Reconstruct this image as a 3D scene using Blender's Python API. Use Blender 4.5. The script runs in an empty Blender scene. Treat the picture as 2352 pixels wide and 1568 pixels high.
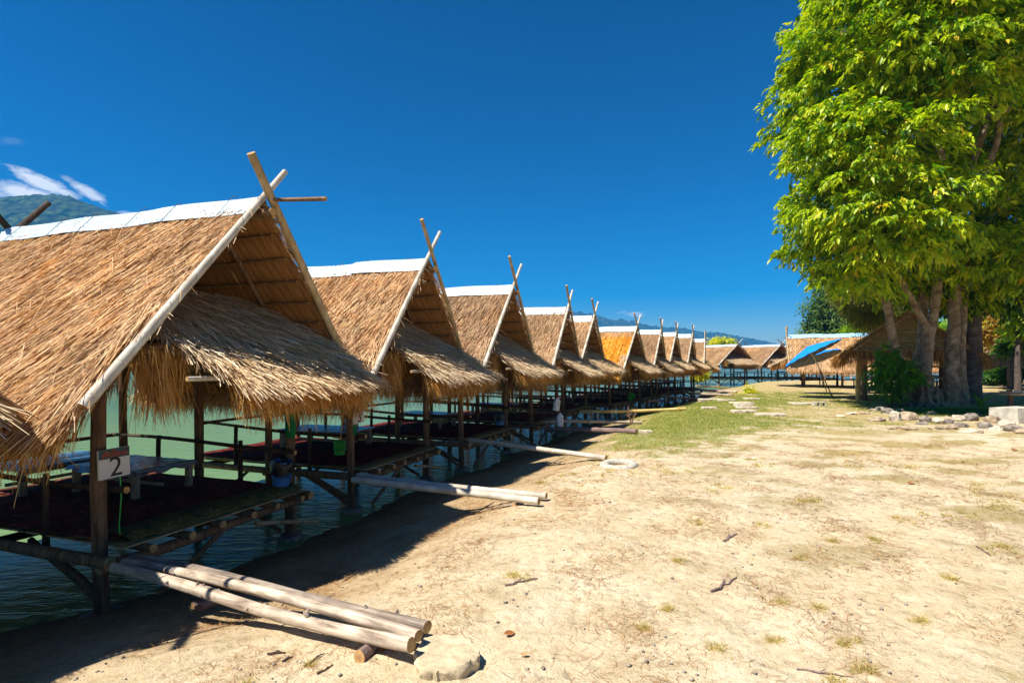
import bpy, math, random
import numpy as np
from mathutils import Vector, Matrix
rs = np.random.RandomState(7); random.seed(7)
S = bpy.context.scene
COL = S.collection
# ------------------------------------------------------------------ camera
EYE = 1.65
cam = bpy.data.objects.new('camera', bpy.data.cameras.new('camera')); COL.objects.link(cam)
cam.location = (0, 0, EYE); cam.rotation_euler = (math.pi/2, 0, 0)
cam.data.lens = 19.06; cam.data.sensor_width = 36; cam.data.shift_y = 0.0198
cam.data.clip_start = 0.05; cam.data.clip_end = 20000
S.camera = cam
# ------------------------------------------------------------------ sun and sky
SUNV = Vector((-0.57, -0.32, 1.0)).normalized()
sun = bpy.data.objects.new('sun', bpy.data.lights.new('sun', 'SUN')); COL.objects.link(sun)
sun.data.energy = 5.0; sun.data.angle = math.radians(0.5); sun.data.color = (1.0, 0.94, 0.84)
sun.rotation_euler = SUNV.to_track_quat('Z', 'Y').to_euler()
SUN_EL = math.asin(SUNV.z); SUN_AZ = math.atan2(SUNV.x, SUNV.y)
S.view_settings.view_transform = 'Standard'; S.view_settings.look = 'None'
S.view_settings.exposure = 1.0; S.view_settings.gamma = 1
S.view_settings.use_curve_mapping = False

def dpx(x, y, Z):                       # a point at depth Z seen along one direction of the photograph
    return Vector(((x-1176)/1245*Z, Z, EYE+(830.5-y)/1245*Z))
def gnd(x, y, z=0.0):                   # a point at height z seen along one direction
    Z = (EYE-z)*1245/(y-830.5)
    return Vector(((x-1176)/1245*Z, Z, z))

# ------------------------------------------------------------------ node helper
class NT:
    def __init__(s, tree): s.t = tree; s.n = tree.nodes; s.l = tree.links
    def new(s, typ, **kw):
        nd = s.n.new(typ)
        for k, v in kw.items():
            if k.startswith('i_'): nd.inputs[k[2:].replace('_', ' ')].default_value = v
            else: setattr(nd, k, v)
        return nd
    def link(s, a, b): s.l.new(a, b)
    def math(s, op, a, b=None, c=None, clamp=False):
        nd = s.n.new('ShaderNodeMath'); nd.operation = op; nd.use_clamp = clamp
        for i, v in enumerate((a, b, c)):
            if v is None: continue
            if isinstance(v, (int, float)): nd.inputs[i].default_value = v
            else: s.l.new(v, nd.inputs[i])
        return nd.outputs[0]
    def vmath(s, op, a, b=None):
        nd = s.n.new('ShaderNodeVectorMath'); nd.operation = op
        for i, v in enumerate((a, b)):
            if v is None: continue
            if isinstance(v, (tuple, list, Vector)): nd.inputs[i].default_value = tuple(v)
            else: s.l.new(v, nd.inputs[i])
        return nd
    def ramp(s, fac, stops, interp='LINEAR'):
        nd = s.n.new('ShaderNodeValToRGB'); e = nd.color_ramp.elements; nd.color_ramp.interpolation = interp
        while len(e) < len(stops): e.new(0.5)
        for i, (p, c) in enumerate(stops):
            e[i].position = p; e[i].color = tuple(c) + (1,) if not isinstance(c, (int, float)) else (c, c, c, 1)
        if fac is not None: s.l.new(fac, nd.inputs[0])
        return nd.outputs[0]
    def mix(s, fac, a, b, blend='MIX'):
        nd = s.n.new('ShaderNodeMix'); nd.data_type = 'RGBA'; nd.blend_type = blend
        for i, v in ((0, fac), (6, a), (7, b)):
            if isinstance(v, (int, float)): nd.inputs[i].default_value = v
            elif isinstance(v, (tuple, list)): nd.inputs[i].default_value = tuple(v) + ((1,) if len(v) == 3 else ())
            else: s.l.new(v, nd.inputs[i])
        return nd.outputs[2]
    def noise(s, vec, scale, detail=4, rough=0.55, dist=0.0):
        nd = s.n.new('ShaderNodeTexNoise'); nd.inputs['Scale'].default_value = scale
        nd.inputs['Detail'].default_value = detail; nd.inputs['Roughness'].default_value = rough
        nd.inputs['Distortion'].default_value = dist
        if vec is not None: s.l.new(vec, nd.inputs['Vector'])
        return nd.outputs[0]
    def mapping(s, vec, scale=(1, 1, 1), rot=(0, 0, 0), loc=(0, 0, 0)):
        nd = s.n.new('ShaderNodeMapping'); nd.inputs['Scale'].default_value = scale
        nd.inputs['Rotation'].default_value = rot; nd.inputs['Location'].default_value = loc
        s.l.new(vec, nd.inputs['Vector']); return nd.outputs[0]

W = bpy.data.worlds.new('World'); S.world = W; W.use_nodes = True
t = NT(W.node_tree); t.n.clear()
sky = t.new('ShaderNodeTexSky', sky_type='NISHITA', sun_disc=False, sun_elevation=SUN_EL, sun_rotation=SUN_AZ,
            altitude=400, air_density=1.0, dust_density=0.7, ozone_density=2.5)
hs = t.new('ShaderNodeHueSaturation'); hs.inputs['Saturation'].default_value = 1.6; hs.inputs['Value'].default_value = 1.0
gam = t.new('ShaderNodeGamma'); gam.inputs['Gamma'].default_value = 1.5
t.link(t.mix(1.0, sky.outputs[0], (.125, .125, .125), 'MULTIPLY'), gam.inputs[0])
t.link(t.mix(1.0, gam.outputs[0], (8., 8., 8.), 'MULTIPLY'), hs.inputs['Color'])
tc = t.new('ShaderNodeTexCoord')
dirn = t.vmath('NORMALIZE', tc.outputs['Generated']).outputs[0]
def cloud_mask(cx, cy, w, h, ang=0.0, dens=1.0, seed=0):
    c = Vector(((cx-1176)/1245, 1, (830.5-cy)/1245)); c.normalize()
    ex = Vector((c.y, -c.x, 0)).normalized(); ez = ex.cross(c)
    ex2 = ex*math.cos(ang)+ez*math.sin(ang); ez2 = ez*math.cos(ang)-ex*math.sin(ang)
    d = t.vmath('SUBTRACT', dirn, c).outputs[0]
    a = t.math('MULTIPLY', t.vmath('DOT_PRODUCT', d, ex2).outputs['Value'], 1245/w)
    b = t.math('MULTIPLY', t.vmath('DOT_PRODUCT', d, ez2).outputs['Value'], 1245/h)
    r = t.math('SQRT', t.math('ADD', t.math('MULTIPLY', a, a), t.math('MULTIPLY', b, b)))
    nz = t.noise(t.mapping(dirn, scale=(1, 1, 2.2), loc=(seed, 0, 0)), 34, 8, 0.68, 0.5)
    m = t.math('SUBTRACT', t.math('ADD', t.math('MULTIPLY', nz, 1.9), 0.05), r)
    return t.math('MULTIPLY', t.math('MULTIPLY', m, 1.7, clamp=True), dens, clamp=True)
ms = [cloud_mask(48, 442, 44, 17, -0.05, 1.0, 1), cloud_mask(104, 424, 50, 14, -0.32, .95, 2), cloud_mask(205, 443, 40, 10, -0.45, .8, 3),
      cloud_mask(300, 491, 20, 5, 0, .5, 4), cloud_mask(1459, 722, 24, 7, -0.1, .55, 5), cloud_mask(1430, 717, 14, 4, 0.1, .25, 6),
      cloud_mask(25, 325, 18, 8, .2, .07, 8)]
m = ms[0]
for q in ms[1:]: m = t.math('MAXIMUM', m, q)
skyc = t.mix(m, hs.outputs[0], (8.5, 8.7, 9.0))
bg = t.new('ShaderNodeBackground'); bg.inputs['Strength'].default_value = 0.064
t.link(skyc, bg.inputs[0]); ow = t.new('ShaderNodeOutputWorld'); t.link(bg.outputs[0], ow.inputs[0])

# ------------------------------------------------------------------ materials
def mat(name, rough=0.8, spec=0.2):
    m = bpy.data.materials.new(name); m.use_nodes = True
    n = NT(m.node_tree); b = n.n['Principled BSDF']
    b.inputs['Roughness'].default_value = rough; b.inputs['Specular IOR Level'].default_value = spec
    return m, n, b
def bump(n, b, h, strength, dist):
    nd = n.new('ShaderNodeBump'); nd.inputs['Strength'].default_value = strength; nd.inputs['Distance'].default_value = dist
    n.link(h, nd.inputs['Height']); n.link(nd.outputs[0], b.inputs['Normal'])
def geo(n): return n.new('ShaderNodeNewGeometry').outputs['Position']
def objc(n): return n.new('ShaderNodeTexCoord').outputs['Object']
M = {}
def thatch_mat(key, stops, mottled, amt=0.5, trans=0.25):
    m, n, b = mat(key, 0.75, 0.15)
    at = n.new('ShaderNodeAttribute', attribute_name='rnd').outputs['Fac']
    c = n.ramp(at, stops)
    g = geo(n)
    nz = n.noise(g, 0.9, 4, 0.6)
    f = n.math('MULTIPLY', n.ramp(nz, [(0.42, 0.0), (0.62, 1.0)]), amt)
    c2 = n.mix(f, c, mottled, 'MULTIPLY')
    nz2 = n.noise(n.mapping(g, scale=(1, 1, .5)), 9.0, 3, 0.6)
    c3 = n.mix(1.0, c2, n.ramp(nz2, [(0.3, (.80, .78, .77)), (0.7, (1.1, 1.1, 1.1))]), 'MULTIPLY')
    nz4 = n.noise(g, .23, 2, .5)
    c3 = n.mix(1.0, c3, n.ramp(nz4, [(.36, (.84, .80, .80)), (.5, (1, .98, .95)), (.64, (1.08, 1.0, .88))]), 'MULTIPLY')
    nz3 = n.noise(g, 1.7, 4, 0.62, .6)
    c3 = n.mix(n.ramp(nz3, [(.50, 0.0), (.66, .5)]), c3, (1.10, .94, .68), 'MULTIPLY')
    n.link(c3, b.inputs['Base Color'])
    tr = n.new('ShaderNodeBsdfTranslucent'); n.link(n.mix(1.0, c3, (1.0, .78, .45), 'MULTIPLY'), tr.inputs[0])
    mx = n.new('ShaderNodeMixShader'); mx.inputs[0].default_value = trans
    n.link(b.outputs[0], mx.inputs[1]); n.link(tr.outputs[0], mx.inputs[2])
    n.link(mx.outputs[0], n.n['Material Output'].inputs[0])
    M[key] = m
thatch_mat('thatch_roof', [(0, (.10, .05, .02)), (.20, (.40, .24, .12)), (.5, (.80, .56, .33)), (.85, (.94, .74, .46)), (1, (1.0, .84, .52))], (.66, .58, .54), .6)
thatch_mat('thatch_fringe', [(0, (.26, .12, .035)), (.4, (.62, .35, .09)), (.8, (.82, .52, .17)), (1, (.95, .74, .36))], (.8, .7, .55), .4, .35)
thatch_mat('thatch_grey', [(0, (.22, .14, .08)), (.25, (.60, .47, .31)), (.7, (.90, .76, .52)), (1, (1.0, .92, .70))], (.75, .7, .66), .4, .2)
thatch_mat('thatch_gold', [(0, (.50, .24, .02)), (.3, (.82, .44, .04)), (.8, (.95, .60, .09)), (1, (1., .78, .25))], (.9, .8, .7), .3, .3)
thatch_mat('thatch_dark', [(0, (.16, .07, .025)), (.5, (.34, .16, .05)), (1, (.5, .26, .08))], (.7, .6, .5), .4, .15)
thatch_mat('straw', [(0, (.30, .17, .07)), (.5, (.52, .36, .18)), (1, (.70, .54, .30))], (.9, .85, .8), .3, .1)
def slab_mat(key, c0, c1, trans=(0.25)):
    m, n, b = mat(key, 0.85, 0.1)
    o = objc(n)
    s = n.noise(n.mapping(o, scale=(90, 2.5, 6)), 1.0, 3, 0.6)
    s2 = n.noise(geo(n), 3.0, 3)
    c = n.mix(n.ramp(s, [(.35, 0.0), (.65, 1.0)]), c0, c1)
    c = n.mix(n.math('MULTIPLY', s2, .6), c, (.5, .42, .35), 'MULTIPLY')
    n.link(c, b.inputs['Base Color']); bump(n, b, s, 0.6, 0.01)
    M[key] = m
slab_mat('thatch_panel', (.13, .055, .018), (.40, .19, .06))
def wood_mat(key, c0, c1, c2, rough=0.8, stretch=(14, 14, 1.2), crack=True):
    m, n, b = mat(key, rough, 0.2)
    o = objc(n)
    a = n.noise(n.mapping(o, scale=stretch), 1.6, 5, 0.65, 0.4)
    g = n.noise(geo(n), 5.0, 4, 0.6)
    c = n.ramp(a, [(.30, c0), (.5, c1), (.72, c2)])
    c = n.mix(n.ramp(g, [(.38, .55), (.62, 0.0)]), c, (.45, .42, .40), 'MULTIPLY')
    if crack:
        v = n.new('ShaderNodeTexVoronoi', feature='F1'); v.inputs['Scale'].default_value = 6; n.link(n.mapping(o, scale=(1, 1, .6)), v.inputs['Vector'])
        c = n.mix(n.ramp(v.outputs['Distance'], [(.04, .75), (.13, 0.0)]), c, (.28, .2, .14), 'MULTIPLY')
    n.link(c, b.inputs['Base Color']); bump(n, b, a, 0.5, 0.012)
    M[key] = m
wood_mat('post_wood', (.07, .04, .022), (.17, .10, .055), (.27, .17, .10))
wood_mat('brown_wood', (.10, .055, .028), (.23, .135, .07), (.36, .23, .12))
wood_mat('dark_wood', (.035, .022, .015), (.07, .045, .03), (.13, .09, .06))
wood_mat('log_pale', (.16, .11, .08), (.50, .40, .30), (.74, .64, .50), .85, (16, 16, 1.6))
wood_mat('log_grey', (.10, .08, .065), (.30, .24, .19), (.52, .44, .35), .85, (16, 16, 1.0))
wood_mat('log_purple', (.12, .08, .075), (.25, .17, .15), (.38, .28, .24))
wood_mat('bamboo_pale', (.42, .36, .27), (.60, .54, .44), (.74, .69, .58), 0.5, (6, 6, .8), False)
wood_mat('bamboo_tan', (.28, .19, .09), (.46, .33, .17), (.60, .46, .26), 0.55, (6, 6, .8), False)
wood_mat('bamboo_yellow', (.50, .34, .09), (.68, .50, .17), (.78, .62, .28), 0.5, (6, 6, .8), False)
wood_mat('tree_bark', (.10, .07, .045), (.26, .19, .125), (.44, .35, .25), 0.9, (2.2, 2.2, 2.6), True)
wood_mat('tree_bark_dark', (.06, .045, .04), (.12, .09, .075), (.2, .16, .13), 0.9, (2, 2, 4), True)
def endgrain():
    m, n, b = mat('end_grain', 0.8, 0.2)
    v = n.noise(objc(n), 30, 3)
    n.link(n.ramp(v, [(.3, (.30, .16, .06)), (.7, (.56, .34, .14))]), b.inputs['Base Color']); M['end_grain'] = m
endgrain()
def plain(key, c, rough=0.5, spec=0.4, metal=0.0, var=0.15, scale=8, bmp=0.0, trans=0):
    m, n, b = mat(key, rough, spec); b.inputs['Metallic'].default_value = metal
    g = n.noise(geo(n), scale, 5, 0.6)
    lo = tuple(max(0, x*(1-var*1.6)) for x in c); hi = tuple(min(1, x*(1+var)) for x in c)
    n.link(n.ramp(g, [(.3, lo), (.7, hi)]), b.inputs['Base Color'])
    if bmp: bump(n, b, g, 0.7, bmp)
    M[key] = m; return m
plain('roof_sheet', (.46, .56, .61), 0.45, 0.5, 0.1, .12, 3)
m_, n_, b_ = M['roof_sheet'], NT(M['roof_sheet'].node_tree), M['roof_sheet'].node_tree.nodes['Principled BSDF']
q_ = b_.inputs['Base Color'].links[0].from_socket
rn_ = n_.noise(n_.mapping(geo(n_), scale=(1, 1, 2)), 5.5, 6, .7, .8)
n_.link(n_.mix(n_.ramp(rn_, [(.56, 0.0), (.74, .8)]), q_, (.30, .24, .20)), b_.inputs['Base Color'])
plain('roof_sheet_blue', (.30, .55, .78), 0.45, 0.5, 0.1, .1, 3)
plain('stone', (.52, .42, .27), 0.95, 0.1, 0, .22, 14, .02)
plain('stone_grey', (.26, .22, .18), 0.95, 0.1, 0, .4, 9, .04)
plain('stone_tan', (.42, .32, .22), 0.95, 0.1, 0, .35, 9, .04)
plain('stone_pale', (.56, .47, .35), 0.95, 0.1, 0, .3, 9, .04)
plain('concrete', (.50, .46, .38), 0.95, 0.1, 0, .22, 5, .01)
plain('tyre_dusty', (.46, .42, .34), 0.9, 0.2, 0, .25, 18, .01)
plain('plastic_blue', (.03, .16, .42), 0.4, 0.5)
plain('plastic_green', (.01, .42, .03), 0.4, 0.5)
plain('plastic_white', (.72, .72, .70), 0.4, 0.5)
plain('bag_black', (.006, .006, .008), 0.3, 0.5, 0, .3, 20, .02)
plain('red_paint', (.55, .03, .02), 0.5, 0.3)
plain('black_ink', (.012, .012, .012), 0.5, 0.3)
plain('sign_white', (.62, .60, .57), 0.5, 0.3, 0, .04)
plain('cloth_red', (.5, .02, .04), 0.8, 0.1)
plain('cloth_green', (.01, .16, .05), 0.8, 0.1)
plain('wire', (.10, .08, .06), 0.6, 0.3)
plain('table_wood', (.28, .22, .17), 0.8, 0.2, 0, .3, 10)
plain('table_blue', (.08, .20, .38), 0.25, 0.5, 0, .25, 4, .01)
plain('table_film', (.22, .22, .27), 0.12, 0.7, 0, .4, 5, .03)
plain('table_teal', (.03, .24, .34), 0.3, 0.5, 0, .3, 6)
plain('umbrella_blue', (.01, .22, .72), 0.7, 0.2, 0, .05)
plain('umbrella_grey', (.24, .24, .30), 0.8, 0.1, 0, .08)
plain('white_pole', (.7, .68, .64), 0.5, 0.3)
plain('dead_leaf', (.34, .13, .035), 0.7, 0.2, 0, .3, 30)
plain('pebble', (.30, .26, .21), 0.9, 0.1, 0, .6, 60)
plain('pink_cloth', (.62, .10, .22), 0.8, 0.1)
def umb():
    m, n, b = mat('umbrella_canvas', 0.75, 0.15)
    bf = n.new('ShaderNodeNewGeometry')
    g = n.noise(bf.outputs['Position'], 6, 3)
    c = n.mix(n.math('MULTIPLY', g, .3), (.005, .20, .72), (.02, .3, .85))
    n.link(c, b.inputs['Base Color'])
    M['umbrella_canvas'] = m
umb()
def rug(key, a_, b_, c_, sc=3.5):
    m, n, b = mat(key, 0.9, 0.05)
    o = objc(n)
    v = n.new('ShaderNodeTexVoronoi'); v.inputs['Scale'].default_value = sc; n.link(o, v.inputs['Vector'])
    nz = n.noise(o, sc*3, 4, .6, 1.5)
    c = n.mix(n.ramp(v.outputs['Distance'], [(.25, 0.0), (.5, 1.0)]), a_, b_)
    c = n.mix(n.ramp(nz, [(.55, 0.0), (.66, 1.0)]), c, c_)
    n.link(c, b.inputs['Base Color']); bump(n, b, nz, .4, .01); M[key] = m
rug('rug_red', (.12, .012, .010), (.07, .01, .010), (.22, .07, .03))
rug('rug_wine', (.16, .035, .025), (.10, .03, .02), (.26, .11, .06))
rug('rug_green', (.025, .065, .03), (.12, .09, .03), (.22, .20, .09), 6)
rug('straw_mat', (.22, .15, .06), (.28, .19, .08), (.16, .11, .05), 8)
def leaf_mat(key, stops, trans=0.45, tcol=(.9, 1.0, .25), rough=.4):
    m, n, b = mat(key, rough, 0.35)
    at = n.new('ShaderNodeAttribute', attribute_name='rnd').outputs['Fac']
    c = n.ramp(at, stops); n.link(c, b.inputs['Base Color'])
    tr = n.new('ShaderNodeBsdfTranslucent'); n.link(n.mix(1.0, n.mix(1.0, c, (2.2, 2.2, 2.2), 'MULTIPLY'), tcol, 'MULTIPLY'), tr.inputs[0])
    mx = n.new('ShaderNodeMixShader'); mx.inputs[0].default_value = trans
    n.link(b.outputs[0], mx.inputs[1]); n.link(tr.outputs[0], mx.inputs[2]); n.link(mx.outputs[0], n.n['Material Output'].inputs[0])
    M[key] = m
leaf_mat('leaf_ficus', [(0, (.02, .075, .003)), (.26, (.08, .19, .005)), (.55, (.32, .40, .008)), (.85, (.47, .52, .012)), (1, (.60, .42, .03))], .30)
leaf_mat('leaf_dark', [(0, (.02, .07, .008)), (.6, (.045, .12, .012)), (1, (.09, .19, .02))], .35)
leaf_mat('leaf_bush', [(0, (.025, .10, .008)), (.6, (.06, .19, .012)), (1, (.16, .30, .02))], .4)
leaf_mat('leaf_olive', [(0, (.06, .08, .015)), (.6, (.13, .15, .025)), (1, (.26, .20, .04))], .4)
leaf_mat('leaf_far', [(0, (.04, .08, .02)), (.6, (.09, .15, .035)), (1, (.16, .22, .05))], .35)
leaf_mat('leaf_bright', [(0, (.10, .20, .015)), (.6, (.20, .32, .02)), (1, (.38, .42, .03))], .5)
leaf_mat('leaf_rust', [(0, (.18, .09, .02)), (.5, (.32, .18, .04)), (1, (.42, .36, .06))], .4)
leaf_mat('flower_yellow', [(0, (.12, .25, .02)), (.5, (.45, .42, .03)), (1, (.75, .6, .04))], .4)
leaf_mat('grass_green', [(0, (.07, .15, .01)), (.45, (.16, .24, .02)), (.8, (.34, .34, .06)), (1, (.48, .40, .14))], .4, (.9, 1, .4), .6)
leaf_mat('grass_dry', [(0, (.30, .21, .07)), (.5, (.46, .36, .13)), (1, (.60, .52, .22))], .3, (1, .95, .6), .7)
leaf_mat('grass_lush', [(0, (.02, .08, .01)), (.5, (.05, .15, .015)), (1, (.12, .25, .02))], .35)
leaf_mat('hill_trees', [(0, (.015, .04, .014)), (.5, (.03, .065, .02)), (1, (.06, .10, .03))], .1)

# ------------------------------------------------------------------ geometry builders
class MB:
    def __init__(s): s.v = []; s.f = []; s.m = []; s.r = []; s.nv = 0
    def add(s, v, f, mi=0, rnd=None):
        v = np.asarray(v, float); s.v.append(v); f = [tuple(int(i)+s.nv for i in q) for q in f]
        s.f += f; s.m += [mi]*len(f); s.r.append(np.full(len(v), .5) if rnd is None else np.asarray(rnd, float)); s.nv += len(v)
        return s
    def box(s, c, sz, rot=None, mi=0, jit=0):
        h = np.array(sz)/2; P = np.array([[x, y, z] for x in (-1, 1) for y in (-1, 1) for z in (-1, 1)], float)*h
        if jit: P += rs.uniform(-jit, jit, P.shape)
        if rot is not None: P = P @ np.array(rot.to_3x3()).T
        return s.add(P+np.array(c), [(0, 1, 3, 2), (4, 6, 7, 5), (0, 4, 5, 1), (2, 3, 7, 6), (0, 2, 6, 4), (1, 5, 7, 3)], mi)
    def path(s, pts, rad, n=10, mi=0, cap=1, nodes=0, wob=0.0):
        pts = np.array([list(p) for p in pts], float); rad = np.broadcast_to(np.asarray(rad, float), (len(pts),)).copy()
        T = np.gradient(pts, axis=0); T /= np.linalg.norm(T, axis=1)[:, None]+1e-9
        ref = np.array([0, 0, 1.]) if abs(T[0][2]) < .9 else np.array([1., 0, 0])
        rings = []; U = np.cross(T[0], ref); U /= np.linalg.norm(U)
        an = np.linspace(0, 2*np.pi, n, endpoint=False); lob = 1+wob*np.sin(an*2+rs.rand()*6)+wob*.6*np.sin(an*3+rs.rand()*6)
        for p, tt, r in zip(pts, T, rad):
            U = U-tt*np.dot(U, tt); U /= np.linalg.norm(U); V = np.cross(tt, U)
            rings.append(p+r*lob[:, None]*(np.cos(an)[:, None]*U+np.sin(an)[:, None]*V))
        k = len(pts); V_ = np.concatenate(rings); F = [(i*n+j, i*n+(j+1) % n, (i+1)*n+(j+1) % n, (i+1)*n+j) for i in range(k-1) for j in range(n)]
        s.add(V_, F, mi)
        if cap:
            cm = cap if cap > 0 else 0
            b = s.nv-len(V_)
            s.f += [tuple(b+j for j in range(n))[::-1], tuple(b+(k-1)*n+j for j in range(n))]; s.m += [cm if cap > 0 else mi]*2
        return s
    def pole(s, a, b, r0, r1=None, n=10, bend=0.0, mi=0, cap=1, bamboo=False, wob=.05, segs=8):
        a = np.array(list(a), float); b = np.array(list(b), float); r1 = r0 if r1 is None else r1
        L = np.linalg.norm(b-a); off = rs.randn(3)*bend*L; off2 = rs.randn(3)*bend*L*.5
        if bamboo:
            ts = []; q = 0
            sp = .32/L
            x = rs.uniform(.3, .9)*sp; ts = [0]
            while x < 1-.02:
                e = .010/L; ts += [x-3*e, x-e, x, x+e, x+3*e]; x += sp*rs.uniform(.85, 1.15)
            ts.append(1); ts = np.array(ts); rr = r0+(r1-r0)*ts
            for i in range(1, len(ts)-1):
                if (i-1) % 5 == 1 or (i-1) % 5 == 3: rr[i] *= 1.07
                if (i-1) % 5 == 2: rr[i] *= .98
            P = a+(b-a)*ts[:, None]+np.sin(np.pi*ts)[:, None]*off
            return s.path(P, rr, n, mi, cap, wob=0.01)
        ts = np.linspace(0, 1, segs+1)
        P = a+(b-a)*ts[:, None]+np.sin(np.pi*ts)[:, None]*off+np.sin(2*np.pi*ts)[:, None]*off2
        rr = (r0+(r1-r0)*ts)*(1+rs.uniform(-.06, .06, len(ts))*(wob > 0))
        return s.path(P, rr, n, mi, cap, wob=wob)
    def mesh(s, name, mats, smooth=True, auto=40):
        me = bpy.data.meshes.new(name)
        V = np.concatenate(s.v); me.from_pydata(V.tolist(), [], s.f)
        for m_ in (mats if isinstance(mats, (list, tuple)) else [mats]): me.materials.append(M[m_])
        nm = len(me.materials)
        me.polygons.foreach_set('material_index', np.minimum(np.array(s.m), nm-1).astype(np.int32))
        if smooth:
            me.polygons.foreach_set('use_smooth', np.ones(len(me.polygons), bool))
            try: me.set_sharp_from_angle(angle=math.radians(auto))
            except Exception: pass
        at = me.attributes.new('rnd', 'FLOAT', 'POINT'); at.data.foreach_set('value', np.concatenate(s.r))
        me.update(); return me
    def build(s, name, mats, parent=None, smooth=True, auto=40, **kw):
        return link(name, s.mesh(name, mats, smooth, auto), parent, **kw)
def link(name, me, parent=None, mw=None, **kw):
    o = bpy.data.objects.new(name, me); COL.objects.link(o)
    if parent: o.parent = parent
    if mw is not None: o.matrix_local = mw
    for k, v in kw.items(): o[k] = v
    return o
def quads_mesh(name, V, nq, rnd, mats, mi=None, tris=False):      # V flat array, nq faces of 4 (or 3) consecutive indices given
    pass
def fast_mesh(name, V, F, rnd, mats, smooth=False, mi=None):
    V = np.asarray(V, np.float32); F = np.asarray(F, np.int32)
    me = bpy.data.meshes.new(name); k = F.shape[1]
    me.vertices.add(len(V)); me.vertices.foreach_set('co', V.ravel())
    me.loops.add(F.size); me.loops.foreach_set('vertex_index', F.ravel())
    me.polygons.add(len(F)); me.polygons.foreach_set('loop_start', (np.arange(len(F))*k).astype(np.int32))
    if smooth: me.polygons.foreach_set('use_smooth', np.ones(len(F), bool))
    for m_ in (mats if isinstance(mats, (list, tuple)) else [mats]): me.materials.append(M[m_])
    if mi is not None: me.polygons.foreach_set('material_index', np.asarray(mi, np.int32))
    me.update(calc_edges=True)
    at = me.attributes.new('rnd', 'FLOAT', 'POINT'); at.data.foreach_set('value', np.asarray(rnd, np.float32))
    return me
def thing(name, loc, label, cat, group=None, rz=0.0):
    o = bpy.data.objects.new(name, None); COL.objects.link(o); o.empty_display_size = .3
    o.location = loc; o.rotation_euler = (0, 0, rz); o['label'] = label; o['category'] = cat
    if group: o['group'] = group
    return o
def tag(o, label, cat, group=None):
    o['label'] = label; o['category'] = cat
    if group: o['group'] = group
    return o
KIDS = {}
def copy_tree(src, kids, loc, rz, label, group=None, scale=None, override=None):
    o = src.copy(); COL.objects.link(o); o.location = loc; o.rotation_euler = (0, 0, rz); o['label'] = label
    if scale: o.scale = scale
    mp = {src: o}
    for c in kids:
        d = c.copy(); COL.objects.link(d); d.parent = mp[c.parent]; d.matrix_parent_inverse = c.matrix_parent_inverse; mp[c] = d
        if override: override(c, d)
    return o, mp
def kids_of(o):
    out = []
    for c in COL.objects:
        if c.parent == o: out.append(c)
    for c in list(out): out += [g for g in COL.objects if g.parent == c]
    return out

def strands(P0, D, L, w, G, bend, twist, npts=3, Nrm=None, taper=.35, rnd=None):
    """ribbons: P0 start, D direction, L length, G gravity dir, bend amount"""
    n = len(P0); D = D/np.linalg.norm(D, axis=1)[:, None]
    pts = [P0]; d = D.copy(); p = P0.copy()
    for k in range(npts-1):
        p = p+d*(L/(npts-1))[:, None]; pts.append(p)
        d = d+G*bend[:, None]; d /= np.linalg.norm(d, axis=1)[:, None]
    N = np.array([0, 0, 1.]) if Nrm is None else Nrm
    side = np.cross(D, N); side /= np.linalg.norm(side, axis=1)[:, None]+1e-9
    up = np.cross(side, D)
    sv = side*np.cos(twist)[:, None]+up*np.sin(twist)[:, None]
    V = np.empty((n, npts*2, 3))
    for k in range(npts):
        ww = w*(1-(1-taper)*k/(npts-1)*1.0)/2
        V[:, 2*k] = pts[k]-sv*ww[:, None]; V[:, 2*k+1] = pts[k]+sv*ww[:, None]
    base = np.arange(n)[:, None]*npts*2
    F = np.concatenate([base+np.array([2*k, 2*k+1, 2*k+3, 2*k+2]) for k in range(npts-1)])
    r = np.repeat(rs.rand(n) if rnd is None else rnd, npts*2)
    return V.reshape(-1, 3), F, r
def merge(parts):
    V = []; F = []; R = []; MI = []; o = 0
    for it in parts:
        v, f, r = it[:3]; mi = it[3] if len(it) > 3 else 0
        V.append(v); F.append(f+o); R.append(r); MI.append(np.full(len(f), mi)); o += len(v)
    return np.concatenate(V), np.concatenate(F), np.concatenate(R), np.concatenate(MI)
def slab(x0, x1, y0, y1, th, nx=2, sag=0):
    v = np.array([[x, y, z] for x in (x0, x1) for y in (y0, y1) for z in (-th, 0)], float)
    f = np.array([(0, 1, 3, 2), (4, 6, 7, 5), (0, 4, 5, 1), (2, 3, 7, 6), (0, 2, 6, 4), (1, 5, 7, 3)])
    return v, f, np.full(8, .4)

# ------------------------------------------------------------------ terrain
HUTS = [  # x, y, heading, ridge height above the sand
    (-4.73, 2.61, .344, 3.46), (-3.434, 6.237, .344, 3.46), (-2.163, 9.869, .346, 3.46), (-.645, 13.155, .40, 3.46)]
def from_apex(ax, ay, a, apz):          # centre of the front posts from the gable tip
    return (ax-.707*math.cos(a), ay+.707*math.sin(a), a, apz)
HUTS += [from_apex(1.66, 16.3, .38, 3.30), from_apex(3.0, 20.1, .46, 3.35), from_apex(5.32, 23.3, .55, 3.15), from_apex(7.26, 26.6, .47, 3.21),
         from_apex(8.95, 29.7, .52, 3.25), from_apex(10.8, 32.6, .50, 3.30), from_apex(12.7, 35.9, .38, 3.15)]
shore = [(-6.4, -8)] + [(h[0], h[1]) for h in HUTS[1:]] + [(12.9, 38.5), (15.5, 43.5), (19, 49), (24, 52.5), (30, 53.2), (38, 51.5), (50, 55), (70, 66), (110, 100), (400, 300)]
shore = [(-16, -6), (-8.5, 1.2), (-5.5, 4.4)] + shore[1:]
shore = np.array(shore, float)
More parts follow.
